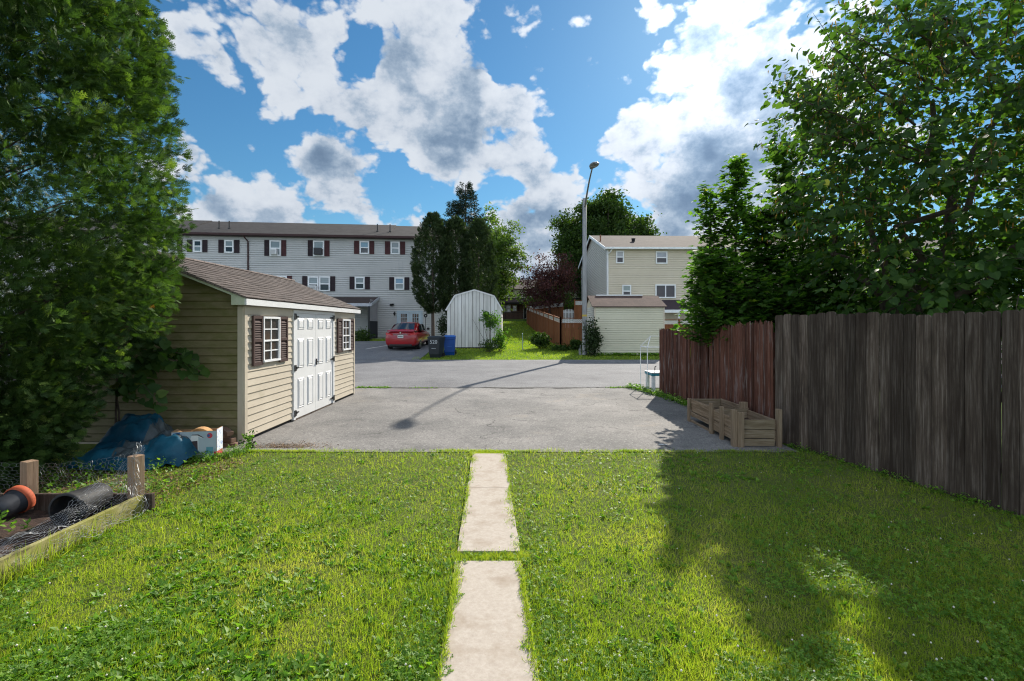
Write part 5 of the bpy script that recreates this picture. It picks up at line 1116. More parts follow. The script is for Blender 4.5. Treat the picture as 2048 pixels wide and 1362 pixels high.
M_BLACKB = mat('black_bin_plastic', (.022, .026, .03), 8, rough=.5); M_BLUEB = mat('blue_bin_plastic', (.008, .06, .26), 4, rough=.42); M_BLUEL = mat('blue_bin_lid', (.015, .10, .36), 4, rough=.4)
e, T, bd = bin_(868, 23.9, R(-14), 1.10, .64, .50, M_BLACKB, M_BLACKB, 'black wheeled rubbish bin marked 520 at the verge beside the red car')
def text(s, T, size, m, parent, name='lettering', ext=.002):
    cu = bpy.data.curves.new(name, 'FONT'); cu.body = s; cu.size = size; cu.extrude = ext; cu.align_x = 'CENTER'; cu.align_y = 'CENTER'
    tmp = bpy.data.objects.new('t', cu); COL.objects.link(tmp); dg = bpy.context.evaluated_depsgraph_get(); me = bpy.data.meshes.new_from_object(tmp.evaluated_get(dg)); bpy.data.objects.remove(tmp)
    me.transform(T); me.materials.clear(); me.materials.append(m); return link(name, me, None, parent)
text('520', T @ TM(0, -.064, .80) @ Matrix.Rotation(R(88), 4, 'X'), .27, mat('grey_paint_number', (.42, .44, .44), 20), bd, 'painted_number', .004)
bin_(899, 24.75, R(4), 1.04, .60, .50, M_BLUEB, M_BLUEL, 'blue wheeled recycling bin in front of the barn shed corner')

# ------------------------------------------------------------------ raised bed, posts, pots, wire
rb = empty('raised_bed', (-4.2, 4.0, 0), 'mossy timber raised garden bed at the left edge of the lawn', 'garden bed')
MB().box(-3.385, -3.345, .6, 4.37, -.02, .172).build('front_board', M_MOSSBOARD, rb, bevel=.004)
MB().box(-5.6, -3.28, 4.375, 4.412, -.02, .168).build('back_board', M_GREYWOOD, rb, bevel=.004)
mb = MB(); 
for j in range(13):
    for i in range(13): x, y = -5.7 + i * .192, .7 + j * .305; mb.v.append((x, y, .035 + .035 * mnoise.noise(Vector((x * 3, y * 3, 0)))))
for j in range(12):
    for i in range(12): q = j * 13 + i; mb.f.append((q, q + 1, q + 14, q + 13)); mb.mi.append(0)
mb.build('soil', M_SOIL, rb)
def stake(px0, px1, ptop, Y, label):
    X0, X1 = pxs(px0, Y), pxs(px1, Y); z = EYE + (HY - ptop) / F * Y; e = empty('wooden_stake', ((X0 + X1) / 2, Y, 0), label, 'post')
    MB(TM((X0 + X1) / 2, Y + .02, 0, R(-16))).box(-.045, .045, -.045, .045, 0, z).build('post_body', M_STAKE, e, bevel=.004)
stake(254, 283, 912, 4.33, 'short square wooden post at the raised bed corner nearest the lawn'); stake(39, 69, 923, 4.36, 'short square wooden post by the cedar, left of the black bucket')
M_POT = mat('black_pot_plastic', [(.3, (.014, .014, .015)), (.7, (.028, .028, .030))], 5, rough=.65, spec=.3, dirt=((.09, .07, .05), 9, .58, .8))
def pot(c, axis, r0, r1, L, m, label, rimm=None):
    e = empty('plant_pot', c, label, 'pot'); q = Vector(axis).to_track_quat('Z', 'X').to_matrix().to_4x4()
    prof = [(r1 - .012, L * .995), (r1, L), (r1 + .006, L - .005), (r1 + .006, L - .03), (r1, L - .035)] + [(r1 + (r0 - r1) * t, L * (1 - t)) for t in (.25, .5, .75)] + [(r0, .01), (r0 - .01, 0), (0, .0)]
    inner = [(r1 - .012, L * .995), (r1 - .02, L * .7), (r0 - .012, .02), (0, .018)]
    mb = MB(); mb.lathe(prof, c, q, 28); mb.lathe(inner, c, q, 28); mb.build('pot_body', m, e, smooth=True)
    if rimm: mb = MB(); mb.lathe([(r1 - .008, L + .004), (r1 + .012, L + .004), (r1 + .012, L - .05), (r1 + .002, L - .055)], c, q, 28); mb.build('rim', rimm, e, smooth=True)
    return e
pot((-3.73, 4.36, .17), (.02, -1, -.03), .115, .14, .36, M_POT, 'large black nursery pot lying on its side in the raised bed')
pot((-4.36, 4.05, .13), (.03, .97, .2), .085, .11, .22, mat('charcoal_pot', (.035, .037, .042), 6, rough=.4), 'dark pot with orange rim lying at the left edge of the picture', mat('orange_rim', (.36, .075, .03), 5, rough=.75))
# chicken wire
def hexnet(name, surf, U, V, s, r_, label):
    mb = MB(); seen = set(); e3 = math.sqrt(3)
    def key(p): return (round(p[0], 4), round(p[1], 4))
    for i in range(int(U / (s * e3)) + 1):
        for j in range(int(V / (s * 1.5)) + 1):
            cx = (i + (.5 if j % 2 else 0)) * s * e3; cy = j * s * 1.5
            pts = [(cx + s * math.cos(R(60 * k + 30)), cy + s * math.sin(R(60 * k + 30))) for k in range(6)]
            for k in range(6):
                a, b = pts[k], pts[(k + 1) % 6]; kk = tuple(sorted((key(a), key(b))))
                if kk in seen or not (-.001 <= a[0] <= U and -.001 <= b[0] <= U and -.001 <= a[1] <= V and -.001 <= b[1] <= V): continue
                seen.add(kk); mb.tube([surf(a[0] / U, a[1] / V), surf(b[0] / U, b[1] / V)], r_, 3, False)
    o = mb.build(name, M_GALV); setp(o, label, 'wire netting'); return o
def jit(p, k=.012): return Vector(p) + Vector((mnoise.noise(Vector(p) * 9), mnoise.noise(Vector(p) * 9 + Vector((5, 0, 0))), mnoise.noise(Vector(p) * 9 + Vector((0, 5, 0))))) * k
def lerp(a, b, t): return a + (b - a) * t
def s1(u, v):       # draped from the corner post over the front board towards the viewer
    t = u; yb = lerp(4.42, 2.35, t); fold = .02 * math.sin(u * 40 + v * 5) * (1 - .4 * v)
    top = Vector((lerp(-3.42, -3.72, min(1, t * 1.3)), yb, lerp(.60, .22, min(1, max(0, t * 2.4)) ** .6) + .03 * math.sin(t * 9)))
    mid = Vector((-3.39, yb + .02, .185 + .3 * max(0, 1 - t * 7)))
    bot = Vector((-3.28 + .05 * math.sin(t * 7), yb, .03 + .05 * max(0, math.sin(t * 5))))
    p = top.lerp(mid, v / .6) if v < .6 else mid.lerp(bot, (v - .6) / .4)
    return jit(p + Vector((fold, 0, fold)), .05)
hexnet('chicken_wire', s1, 2.3, 1.0, .030, .0010, 'crumpled galvanised chicken wire draped over the front board of the raised bed')
def s2(u, v): return jit(Vector((lerp(-4.9, -3.42, u), 4.46 + .05 * math.sin(u * 5), lerp(.1, lerp(.44, .58, u ** 2) - .06 * math.sin(u * 3.1), v))), .04)
hexnet('chicken_wire', s2, 1.5, .45, .028, .0008, 'sagging chicken wire strung along the back of the raised bed')
def s3(u, v): return jit(Vector((lerp(-3.45, -3.30, v) + .02 * math.sin(v * 20), lerp(4.40, 4.22, v), lerp(.64, .20, u) + .015 * math.sin(v * 30))), .05)
hexnet('chicken_wire', s3, .5, .35, .026, .0010, 'bunch of chicken wire hooked over the corner post')
# ------------------------------------------------------------------ tarp, cardboard box, log, bricks
mb = MB(); nx, ny = 70, 46
def tz(x, y):
    h1 = .48 * math.exp(-((x + 4.98) / .40) ** 4 - ((y - 6.42) / .38) ** 4); h2 = .36 * math.exp(-((x + 4.32) / .34) ** 4 - ((y - 6.12) / .34) ** 4); h3 = .25 * math.exp(-((x + 4.75) / .5) ** 4 - ((y - 5.85) / .28) ** 4)
    f = abs(mnoise.noise(Vector((x * 3 + y * 2, y * 5, 0)))) * .12 + abs(mnoise.noise(Vector((x * 6 - y * 3, y * 13, 4)))) * .07 + abs(mnoise.noise(Vector((x * 17 + y * 6, y * 21, 4)))) * .025
    return .012 + max(h1, h2, h3) * (1 - .0 * f) + (f - .07) * min(1, max(h1, h2, h3) * 5)
for j in range(ny + 1):
    for i in range(nx + 1):
        x = -5.55 + 1.60 * i / nx; y = 5.52 + 1.3 * j / ny; e_ = mnoise.noise(Vector((x * 2.5, y * 2.5, 9))) * .07
        mb.v.append((x + e_, y + e_ * .8, max(.012, tz(x, y))))
for j in range(ny):
    for i in range(nx):
        q = j * (nx + 1) + i; x = -5.55 + 1.6 * i / nx; y = 5.52 + 1.3 * j / ny; z = tz(x, y)
        if z < .03 + .03 * mnoise.noise(Vector((x * 4, y * 4, 1))): continue
        g = (z > .30 and x > -4.62 and y > 5.95) or (abs(x + 4.62) < .12 + .05 * mnoise.noise(Vector((x * 5, y * 5, 0))) and .15 < z < .42)
        mb.f.append((q, q + 1, q + nx + 2, q + nx + 1)); mb.mi.append(1 if g else 0)
o = mb.build('tarp', [M_TARP, M_TARPG], smooth=True); setp(o, 'crumpled blue tarpaulin heaped against the shed gable under the cedar', 'tarp')
ba = R(11); bx_, by_ = -4.275, 6.02; TB = TM(bx_, by_, .0, ba); bw_, bd_, bh_ = .52, .19, .335
bxo = empty('cardboard_box', (bx_ + .26, by_ + .1, 0), 'printed white and blue cardboard appliance box beside the shed corner', 'box')
M_CARD = mat('cardboard', [(.3, (.28, .16, .08)), (.7, (.38, .23, .12))], 5, rough=.85)
mb = MB(TB); t = .006; mb.box(0, bw_, 0, t, .03, bh_ + .03); mb.box(0, bw_, bd_ - t, bd_, .03, bh_ + .02); mb.box(0, t, t, bd_ - t, .03, bh_ + .01); mb.box(bw_ - t, bw_, t, bd_ - t, .03, bh_ + .05); mb.box(t, bw_ - t, t, bd_ - t, .03, .036)
mb.add([(0, 0, bh_ + .03), (.13, 0, bh_ + .03), (.13, -.0, bh_ + .034), (.02, .11, bh_ + .05)], [(0, 1, 3)])
cb = mb.build('carton', M_CARD, bxo)
MB(TB).box(.004, bw_ - .002, -.002, -.0005, .034, bh_ + .026).build('front_panel', mat('printed_front', [(.3, (.28, .36, .40)), (.7, (.40, .46, .48))], 2.2, rough=.55), cb)
MB(TB).box(bw_ + .0005, bw_ + .002, .003, bd_ - .003, .034, bh_ + .045).build('end_panel', mat('printed_end', [(.38, (.20, .28, .55)), (.46, (.62, .66, .72)), (.62, (.70, .72, .76)), (.68, (.5, .3, .25))], 26, rough=.5), cb)
def flat(poly, y, m, name='print'): MB(TB).add([(a, y, b) for a, b in poly], [tuple(range(len(poly)))]).build(name, m, cb)
DKP = mat('dark_print', (.05, .035, .04), 3); WP = mat('white_print', (.62, .63, .62), 3); BP = mat('blue_print', (.03, .12, .28), 3); RP = mat('red_print', (.50, .05, .07), 3); TP = mat('teal_print', (.10, .28, .33), 3)
flat([(.07, .30), (.10, .33), (.12, .33), (.09, .30), (.12, .26), (.10, .25), (.06, .29)], -.003, DKP); flat([(.02, .345), (.10, .358), (.10, .335), (.02, .31)], -.0035, BP); flat([(.01, .28), (.04, .28), (.04, .25), (.01, .25)], -.003, TP)
flat([(.44 + .033 * math.cos(a * .4), .305 + .033 * math.sin(a * .4)) for a in range(16)], -.003, RP); flat([(.427 + .016 * math.cos(a * .785), .305 + .02 * math.sin(a * .785)) for a in range(8)], -.0042, BP)
flat([(.22, .28), (.235, .315), (.30, .318), (.36, .28), (.355, .27), (.31, .297), (.31, .07), (.22, .07)], -.003, WP); flat([(.225, .24), (.30, .245), (.305, .08), (.215, .08), (.22, .16)], -.004, DKP); flat([(.235 + .014 * math.cos(a * .785), .165 + .014 * math.sin(a * .785)) for a in range(8)], -.005, WP)
flat([(.23, .315), (.24, .325), (.31, .325), (.37, .285), (.365, .278), (.30, .313)], -.0045, DKP); flat([(.02, .22), (.15, .225), (.15, .205), (.02, .20)], -.003, TP); flat([(.02, .17), (.13, .175), (.13, .10), (.02, .10)], -.003, TP); flat([(.40, .16), (.48, .16), (.48, .07), (.40, .07)], -.003, TP)
MB(TB).box(bw_ - .03, bw_ + .0025, -.003, bd_ - .01, .034, .10).build('red_corner', RP, cb)
lg = empty('log_round', (-3.98, 6.14, .2), 'sawn orange-brown log round lying in the open cardboard box', 'log')
mb = MB(TB); mb.lathe([(0, -.065), (.145, -.065), (.15, -.06), (.15, .06), (.145, .065), (0, .065)], (.30, .095, .245), Matrix.Rotation(R(90), 4, 'X'), 26)
mb.build('log_body', mat('cut_wood', [(.3, (.30, .14, .05)), (.55, (.48, .27, .11)), (.75, (.22, .09, .04))], 7, stretch=(1, 1, 1), rough=.85, bump=.4), lg, bevel=.004)
M_BRICK = mat('brown_brick', [(.3, (.13, .075, .05)), (.7, (.24, .15, .105))], 9, rough=.92, bump=.5)
for i, (x, y, z, a, lb) in enumerate(((-3.96, 6.72, .0, 10, 'lowest brown brick at the foot of the shed corner post'), (-4.0, 6.76, .062, -14, 'second brown brick up in the small stack by the shed corner'), (-4.06, 6.74, .124, 22, 'third brown brick up in the small stack by the shed corner'), (-4.02, 6.75, .186, -30, 'tilted top brick of the small stack by the shed corner'))):
    T = TM(x, y, z, R(a)) @ (Matrix.Rotation(R(14), 4, 'Y') if i == 3 else Matrix.Identity(4)); o = MB(T).box(-.10, .10, -.045, .045, 0, .06).build('brick', M_BRICK, None, bevel=.005); setp(o, lb, 'brick', 'loose bricks by the shed corner')
# mulch / leaf litter under the cedar
n = 5200; x = NR.uniform(-5.6, -3.3, n); y = NR.uniform(4.42, 6.3, n); k = (NR.random(n) < .75) & (y < 6.4 - .2 * (x + 5)); x, y = x[k], y[k]; n = len(x)
az = NR.uniform(0, 6.28, n); d = np.stack([np.cos(az), np.sin(az), NR.normal(0, .25, n)], 1); up = np.stack([NR.normal(0, .4, n), NR.normal(0, .4, n), np.ones(n)], 1)
o = scatter('leaf_litter', OVAL[0], OVAL[1], np.stack([x, y, np.full(n, .014) + .008 * NR.random(n)], 1), frames(d, up), .018 + .03 * NR.random(n), leafmat('dry_leaf', [(0, (.07, .035, .02)), (.5, (.19, .10, .05)), (1, (.36, .25, .14))], .15, 1)); setp(o, 'brown dry leaf litter between the cedar and the raised bed', 'leaf litter', kind='stuff')
n = 1500; x = NR.normal(-3.15, .28, n); y = 6.62 + np.abs(NR.normal(0, .14, n)); az = NR.uniform(0, 6.28, n)
o = scatter('leaf_litter', OVAL[0], OVAL[1], np.stack([x, y, np.full(n, .02)], 1), frames(np.stack([np.cos(az), np.sin(az), NR.normal(0, .2, n)], 1), np.tile([0., 0, 1], (n, 1)) + NR.normal(0, .3, (n, 3))), .008 + .02 * NR.random(n), bpy.data.materials['dry_leaf']); setp(o, 'dry grass clippings on the asphalt by the near shed corner', 'leaf litter', kind='stuff')
n = 90; groundplants('broadleaf_weeds', NR.uniform(-5.2, -3.35, n), NR.uniform(4.5, 5.7, n), np.full(n, .01), 9, np.full(n, .05), M_CLOVER, 'small green weeds sprouting in the leaf litter', 'weeds', height=.12)
n = 26; groundplants('broadleaf_weeds', NR.uniform(-4.9, -3.9, n), NR.uniform(3.2, 4.2, n), np.full(n, .04), 10, np.full(n, .06), M_CLOVER, 'green seedlings growing in the soil of the raised bed', 'weeds', height=.1)
n = 900; x = -3.33 + np.abs(NR.normal(0, .035, n)); y = NR.uniform(2.0, 4.1, n); k = fbm2(x * 3, y, 4, 2) > -.1; x, y = x[k], y[k]; n = len(x)
o = blades('tall_grass', x, y, np.full(n, .0), NR.uniform(.08, .26, n), np.full(n, .004), M_GRASS, .45, np.clip(NR.normal(.6, .25, n), 0, 1)); setp(o, 'long unmown grass blades along the mossy bed board', 'grass')
# ------------------------------------------------------------------ vegetation
M_CEDAR = leafmat('cedar_foliage', [(0, (.022, .052, .014)), (.45, (.052, .102, .025)), (.8, (.11, .18, .04)), (.975, (.19, .26, .06)), (1, (.26, .11, .05))], .30, 1.5, .55, .3)
M_CEDARF2 = leafmat('far_cedar_foliage', [(0, (.018, .034, .012)), (.6, (.035, .058, .02)), (1, (.06, .085, .03))], .25, 1.2, .6, .2)
M_REDBUD = leafmat('redbud_leaf', [(0, (.026, .06, .018)), (.5, (.048, .098, .024)), (.9, (.08, .13, .03)), (1, (.16, .17, .04))], .45, 1.8, .55, .2)
M_MAPLE = leafmat('maple_leaf', [(0, (.032, .075, .018)), (.5, (.06, .125, .026)), (.9, (.10, .17, .035)), (1, (.20, .21, .05))], .56, 2.0, .62, .12)
M_FARLEAF = leafmat('far_tree_leaf', [(0, (.018, .038, .010)), (.5, (.036, .072, .014)), (1, (.085, .125, .025))], .38, 1.6, .6, .2)
M_LIGHTLEAF = leafmat('light_tree_leaf', [(0, (.04, .075, .02)), (.5, (.07, .12, .025)), (1, (.14, .18, .04))], .45, 1.7, .6, .25)
M_PLUM = leafmat('plum_leaf', [(0, (.04, .014, .018)), (.55, (.09, .032, .038)), (1, (.16, .065, .06))], .4, 1.4, .6, .25)
M_SPRUCE = leafmat('spruce_needle', [(0, (.012, .026, .016)), (.6, (.026, .045, .028)), (1, (.045, .065, .04))], .15, 1.2, .6, .2)
M_POD = leafmat('seed_pod', [(0, (.12, .06, .02)), (1, (.28, .17, .05))], .4, 1.3)
def rdir(n): v = NR.normal(0, 1, (n, 3)); return norm(v)
def rand_up(n): return NR.normal(0, 1, (n, 3))
def limb(mb, a, b, r0, r1, sag=0, n=6, wob=.03, k=8):
    a, b = Vector(a), Vector(b); L = (b - a).length; pts = []
    for i in range(k + 1):
        t = i / k; p = a.lerp(b, t) + Vector((rnd.gauss(0, wob), rnd.gauss(0, wob), rnd.gauss(0, wob * .5))) * L * .3 * math.sin(math.pi * t); p.z += sag * math.sin(math.pi * t); pts.append(p)
    mb.tube(pts, [r0 + (r1 - r0) * i / k for i in range(k + 1)], n, False); return pts
def plumes(name, P_, D_, Ls, Rs, per, size, tmpl, m, parent, droop=0., tint0=None, outward=.6):
    """clusters: every plume at P_ with axis D_, length Ls, radius Rs holds `per` sprays leaning along and away from the axis"""
    n = len(P_); t = NR.random((n, per)); a = NR.uniform(0, 6.283, (n, per)); rr = np.sqrt(NR.random((n, per))) * (1 - .72 * t)
    f = frames(D_, np.tile([0.13, .2, 1.], (n, 1)) + NR.normal(0, .05, (n, 3))); X, Yv, Z = f[:, :, 0], f[:, :, 1], f[:, :, 2]
    rad = Yv[:, None] * np.cos(a)[..., None] + Z[:, None] * np.sin(a)[..., None]
    pos = P_[:, None] + X[:, None] * (t * Ls[:, None])[..., None] + rad * (rr * Rs[:, None])[..., None]
    dr = X[:, None] + rad * outward * (.4 + NR.random((n, per)))[..., None] + NR.normal(0, .28, (n, per, 3)); dr[..., 2] -= droop
    N = n * per; tint = np.clip((np.repeat(NR.normal(.42, .16, n) if tint0 is None else tint0, per)) + NR.normal(0, .13, N) + .12 * (t.ravel() - .5), 0, .97)
    tint = np.where(NR.random(N) < .0012, 1., tint)
    return scatter(name, tmpl[0], tmpl[1], pos.reshape(-1, 3), frames(dr.reshape(-1, 3), rand_up(N) * .7 + rad.reshape(-1, 3)), np.asarray(size) * NR.uniform(.6, 1.25, N), m, parent, tint)
# big cedar on the left
CT = (-5.85, 5.05); prof_c = [(-.1, .7), (.3, .95), (.8, 1.10), (1.2, 1.35), (1.7, 1.68), (3, 1.86), (4.5, 1.80), (6, 1.62), (8, 1.1), (9.6, .2)]
def cr(z): return float(np.interp(z, [p[0] for p in prof_c], [p[1] for p in prof_c]))
cedar = empty('cedar_tree', (CT[0], CT[1], 0), 'large dark green lacy cedar filling the left side of the picture', 'tree')
mb = MB(); limb(mb, (CT[0], CT[1], 0), (CT[0], CT[1], 8.8), .14, .03, wob=.01, n=10); mb.build('trunk', M_BARK, cedar)
mb = MB(); PP, DD, LL = [], [], []
for i in range(4200):
    z = 9.3 * (rnd.random() ** .95); th_ = rnd.uniform(0, 2 * math.pi); R0 = cr(z) * (1 + .17 * mnoise.noise(Vector((math.cos(th_) * 1.6, math.sin(th_) * 1.6, z * .9))) + .08 * mnoise.noise(Vector((math.cos(th_) * 5, math.sin(th_) * 5, z * 3))))
    if math.sin(th_) > .55 and rnd.random() < .45: continue
    layer = 1 if rnd.random() < .6 else rnd.uniform(.62, .9)
    L = .40 * (.7 + .6 * rnd.random()); rr = max(.05, R0 * layer - L * .75)
    PP.append((CT[0] + rr * math.cos(th_), CT[1] + rr * math.sin(th_), z)); DD.append((math.cos(th_), math.sin(th_), rnd.uniform(.05, .75))); LL.append(L)
    if i % 14 == 0: limb(mb, (CT[0], CT[1], max(.1, z - .7)), [CT[0] + (PP[-1][0] - CT[0]) * .8, CT[1] + (PP[-1][1] - CT[1]) * .8, z], .016, .005, n=4, k=4, wob=.12)
mb.build('branches', M_BARK, cedar)
for i in range(900):        # inner, shaded sprays close to the trunk
    z = 8.6 * rnd.random(); th_ = rnd.uniform(0, 2 * math.pi); rr = cr(z) * rnd.uniform(.2, .55)
    PP.append((CT[0] + rr * math.cos(th_), CT[1] + rr * math.sin(th_), z)); DD.append((math.cos(th_), math.sin(th_), rnd.uniform(.05, .9))); LL.append(.6)
PP, DD, LL = np.array(PP), norm(np.array(DD)), np.array(LL)
plumes('crown', PP, DD, LL, LL * .48, 27, .118, spray(5, 3, .034), M_CEDAR, cedar, outward=.75)

# redbud behind the grey fence
rbt = empty('redbud_tree', (6.2, 8.0, 0), 'large heart-leaved tree with hanging pods overhanging the grey fence on the right', 'tree')
C0 = np.array([6.55, 7.15, 3.7]); RD = np.array([2.95, 2.7, 2.95]); base = Vector((6.3, 7.9, 0))
mb = MB(); limb(mb, base, (6.3, 7.7, 1.6), .13, .10, wob=.02, n=10); forks = [limb(mb, (6.3, 7.7, 1.5), q, .08, .03, wob=.12, k=10) for q in ((5.0, 7.0, 3.8), (5.6, 6.4, 4.7), (6.8, 6.6, 4.9), (7.6, 7.6, 4.5), (6.1, 8.4, 4.8), (8.0, 6.5, 3.6), (5.2, 8.2, 3.6))]
mb.build('trunk', M_BARK, rbt)
TW = []
for i in range(2750):
    u = rdir(1)[0]; q = C0 + RD * u * (rnd.random() ** .28) * (1 + .14 * mnoise.noise(Vector(u * 2.2)))
    if q[2] < 1.35 or q[0] < 3.5 or q[0] / q[1] < .585 + .03 * (2.4 < q[2] < 4.3) + .12 * mnoise.noise(Vector((0, q[1] * .8, q[2] * 1.3))) + .12 * min(1, max(0, (3.4 - q[2]) / 1.5)) or (q[0] < 4.0 + (7 - q[1]) * .25 and q[2] < 2.0): continue
    if q[0] < 4.6 and q[2] < 2.7 and rnd.random() < .6: continue
    TW.append((q, norm(np.array([[u[0] + rnd.gauss(0, .5), u[1] + rnd.gauss(0, .5), .25 * u[2] + rnd.gauss(0, .25)]]))[0], rnd.uniform(.4, .8)))
def at(px, py, Y): return np.array(P(px, py, Y))
for a, b in (((1900, 330, 6.6), (1592, 195, 6.0)), ((1850, 330, 6.3), (1625, 262, 5.9)), ((1830, 250, 6.5), (1668, 95, 5.8)), ((1880, 180, 6.2), (1720, 75, 5.6)), ((1900, 150, 5.8), (1800, 20, 5.4)), ((1960, 120, 5.8), (1880, 25, 5.3)), ((1800, 420, 6.8), (1600, 345, 6.6))):
    A, B = at(*a), at(*b); mb = MB(); limb(mb, A, B, .018, .005, wob=.05, n=5, k=8); mb.build('branch', M_BARK, rbt)
    for t in (.15, .3, .45, .6, .72, .84): TW.append((A + (B - A) * t + NR.normal(0, .05, 3), norm(((B - A) / np.linalg.norm(B - A) + NR.normal(0, .35, 3))[None])[0], .55))
    TW.append((A + (B - A) * .86, norm((B - A)[None])[0], .5))
pos, dr, up = [], [], []; mb = MB(); pods = []
for ti, (q, d, L) in enumerate(TW):
    nl = int(L / .05); side = np.cross(d, [0, 0, 1.]); 
    if ti % 3 == 0 or ti > len(TW) - 50: mb.tube([q, q + d * L * .5 + np.array([0, 0, -.02]), q + d * L + np.array([0, 0, -.07])], [.007, .004, .002], 3, False)
    for j in range(nl):
        t = (j + .5) / nl; s = 1 if j % 2 else -1
        pos.append(q + d * L * t + side * s * .04 + NR.normal(0, .022, 3) + np.array([0, 0, -.07 * t * t])); dr.append(d * .35 + side * s * .8 + NR.normal(0, .3, 3) + np.array([0, 0, -.55])); up.append(NR.normal(0, .45, 3) + np.array([0, 0, 1.]) + d * .3)
    if rnd.random() < .5 and q[2] > 2.8:
        for _ in range(6): pods.append(q + d * L * rnd.random() + NR.normal(0, .04, 3) - np.array([0, 0, .05]))
mb.build('twigs', M_BARK, rbt)
pos, dr, up = map(np.array, (pos, dr, up)); N = len(pos)
scatter('crown', HEART[0], HEART[1], pos, frames(dr, up), NR.uniform(.05, .115, N), M_REDBUD, rbt, np.clip(NR.normal(.45, .22, N), 0, 1))
pods = np.array(pods); n = len(pods); scatter('seed_pods', OVAL[0], OVAL[1], pods, frames(np.tile([0, 0, -1.], (n, 1)) + NR.normal(0, .15, (n, 3)), rand_up(n)), np.stack([NR.uniform(.07, .11, n), NR.uniform(.025, .035, n), np.full(n, .03)], 1), M_POD, rbt)

# maple saplings behind the red fence
def sapling(x, y, h, spread, n_tw, label, low=1.2):
    e = empty('maple_sapling', (x, y, 0), label, 'tree', 'young maples behind the red fence'); mb = MB(); tip = Vector((x + rnd.gauss(0, .08), y, h)); st = limb(mb, (x, y, 0), tip, .035, .006, wob=.02, k=12)
    pos, dr, up = [], [], []
    for i in range(int(n_tw * .72)):
        t = rnd.random() ** .9; z = low + (h - low) * t; az = rnd.uniform(0, 6.28); L = (spread * (1 - .74 * t) + .17) * rnd.uniform(.5, 1.1); q = np.array([x + (tip.x - x) * z / h, y, z]); d = np.array([math.cos(az), math.sin(az), rnd.uniform(.35, .9)]); d /= np.linalg.norm(d)
        if i % 3 == 0: mb.tube([q, q + d * L], [.006, .002], 3, False)
        for j in range(max(4, int(L / .07))):
            s = rnd.random() ** .7; pos.append(q + d * L * s + NR.normal(0, .035, 3)); a2 = rnd.uniform(0, 6.28); dr.append(np.array([math.cos(a2), math.sin(a2), rnd.uniform(-.7, .1)]) + d * .5); up.append(NR.normal(0, .35, 3) + np.array([0, 0, 1.]))
    mb.build('stem', M_BARK, e); pos, dr, up = map(np.array, (pos, dr, up)); N = len(pos)
    scatter('crown', LOBED[0], LOBED[1], pos, frames(dr, up), NR.uniform(.075, .15, N), M_MAPLE, e, np.clip(NR.normal(.45, .2, N), 0, 1))
for (px, Y, top, sp, n_, lb) in ((1425, 10.2, 385, .62, 460, 'short leafy maple sapling, leftmost behind the red fence'), (1470, 10.0, 322, .55, 560, 'tall narrow maple sapling second from left behind the red fence'), (1520, 9.6, 430, .75, 480, 'bushy maple sapling in the gap between the two tall ones'), (1562, 9.4, 296, .72, 640, 'tallest maple sapling nearest the redbud tree'),
                               (1610, 9.8, 380, .75, 420, 'maple sapling merging with the redbud crown'), (1440, 9.2, 520, .90, 520, 'low spreading maple sapling hanging over the red fence top'), (1500, 8.6, 560, .8, 300, 'low maple sapling behind the fence joint'), (1590, 8.4, 540, .8, 300, 'low dark maple sapling behind the first grey boards'), (1680, 9.0, 480, .95, 360, 'shaded maple sapling under the redbud, left one'), (1790, 9.0, 500, 1.0, 360, 'shaded maple sapling under the middle of the redbud'), (1920, 8.6, 490, 1.0, 360, 'shaded maple sapling under the redbud, right one'), (2040, 8.2, 470, 1.0, 330, 'shaded maple sapling at the right picture edge')):
    sapling(pxs(px, Y), Y, EYE + (HY - top) / F * Y, sp, n_, lb)

# generic broadleaf tree seen from afar
def crown_tree(name, label, x, y, zc, rx, rz, ncl, per, leaf, m, lump=.25, trunk=.25, cat='tree', clr=.22, seed=0, zmin=None, ry=None, fall=0, shell=.55):
    e = empty(name, (x, y, gz(y)), label, cat); ry = ry or rx; mb = MB(); z0 = gz(y); forkz = max(z0 + .3, zc - rz * .9)
    if trunk: limb(mb, (x, y, z0 - .1), (x, y, forkz + rz * .6), trunk, trunk * .4, wob=.01, n=8)
    PP = []; 
    for i in range(ncl):
        u = rdir(1)[0]; f = 1 + lump * mnoise.noise(Vector(u * 1.7) + Vector((seed, 0, 0))) * 1.6 + lump * .6 * mnoise.noise(Vector(u * 4) + Vector((seed, 5, 0)))
        rr = (1 - shell * rnd.random() ** 1.6) * f; p = np.array([x, y, zc]) + np.array([rx, ry, rz]) * u * rr
        if zmin is not None and p[2] < zmin: continue
        PP.append((p, u))
        if trunk and i % 9 == 0: limb(mb, (x, y, forkz + rnd.random() * rz * .5), p, trunk * .22, .02, n=4, k=4)
    if mb.v: mb.build('trunk', M_BARK, e)
    P_ = np.array([q[0] for q in PP]); U = np.array([q[1] for q in PP]); n = len(P_); g = NR.normal(0, 1, (n, per, 3)); g *= np.array([1, 1, .55]) * clr * rx
    pos = (P_[:, None] + g).reshape(-1, 3); N = len(pos); d = rdir(N); d[:, 2] -= .4 + fall
    tn = np.repeat(NR.normal(.45, .17, n), per) + NR.normal(0, .15, N)
    scatter('crown', OVAL[0], OVAL[1], pos, frames(d, rand_up(N) + np.array([0, 0, .8])), leaf * NR.uniform(.6, 1.3, N), m, e, np.clip(tn, 0, 1)); return e
crown_tree('maple_tree', 'broad dark green maple rising behind the cream townhouse', 12.3, 64, 11.2, 6.3, 6.8, 800, 110, .42, M_FARLEAF, .22, .35, clr=.10, seed=1)
crown_tree('plum_tree', 'purple-leaved plum tree above the brown fence', 3.9, 50, 6.0, 3.3, 2.7, 170, 55, .22, M_PLUM, .30, .16, clr=.12, seed=3, shell=.75)
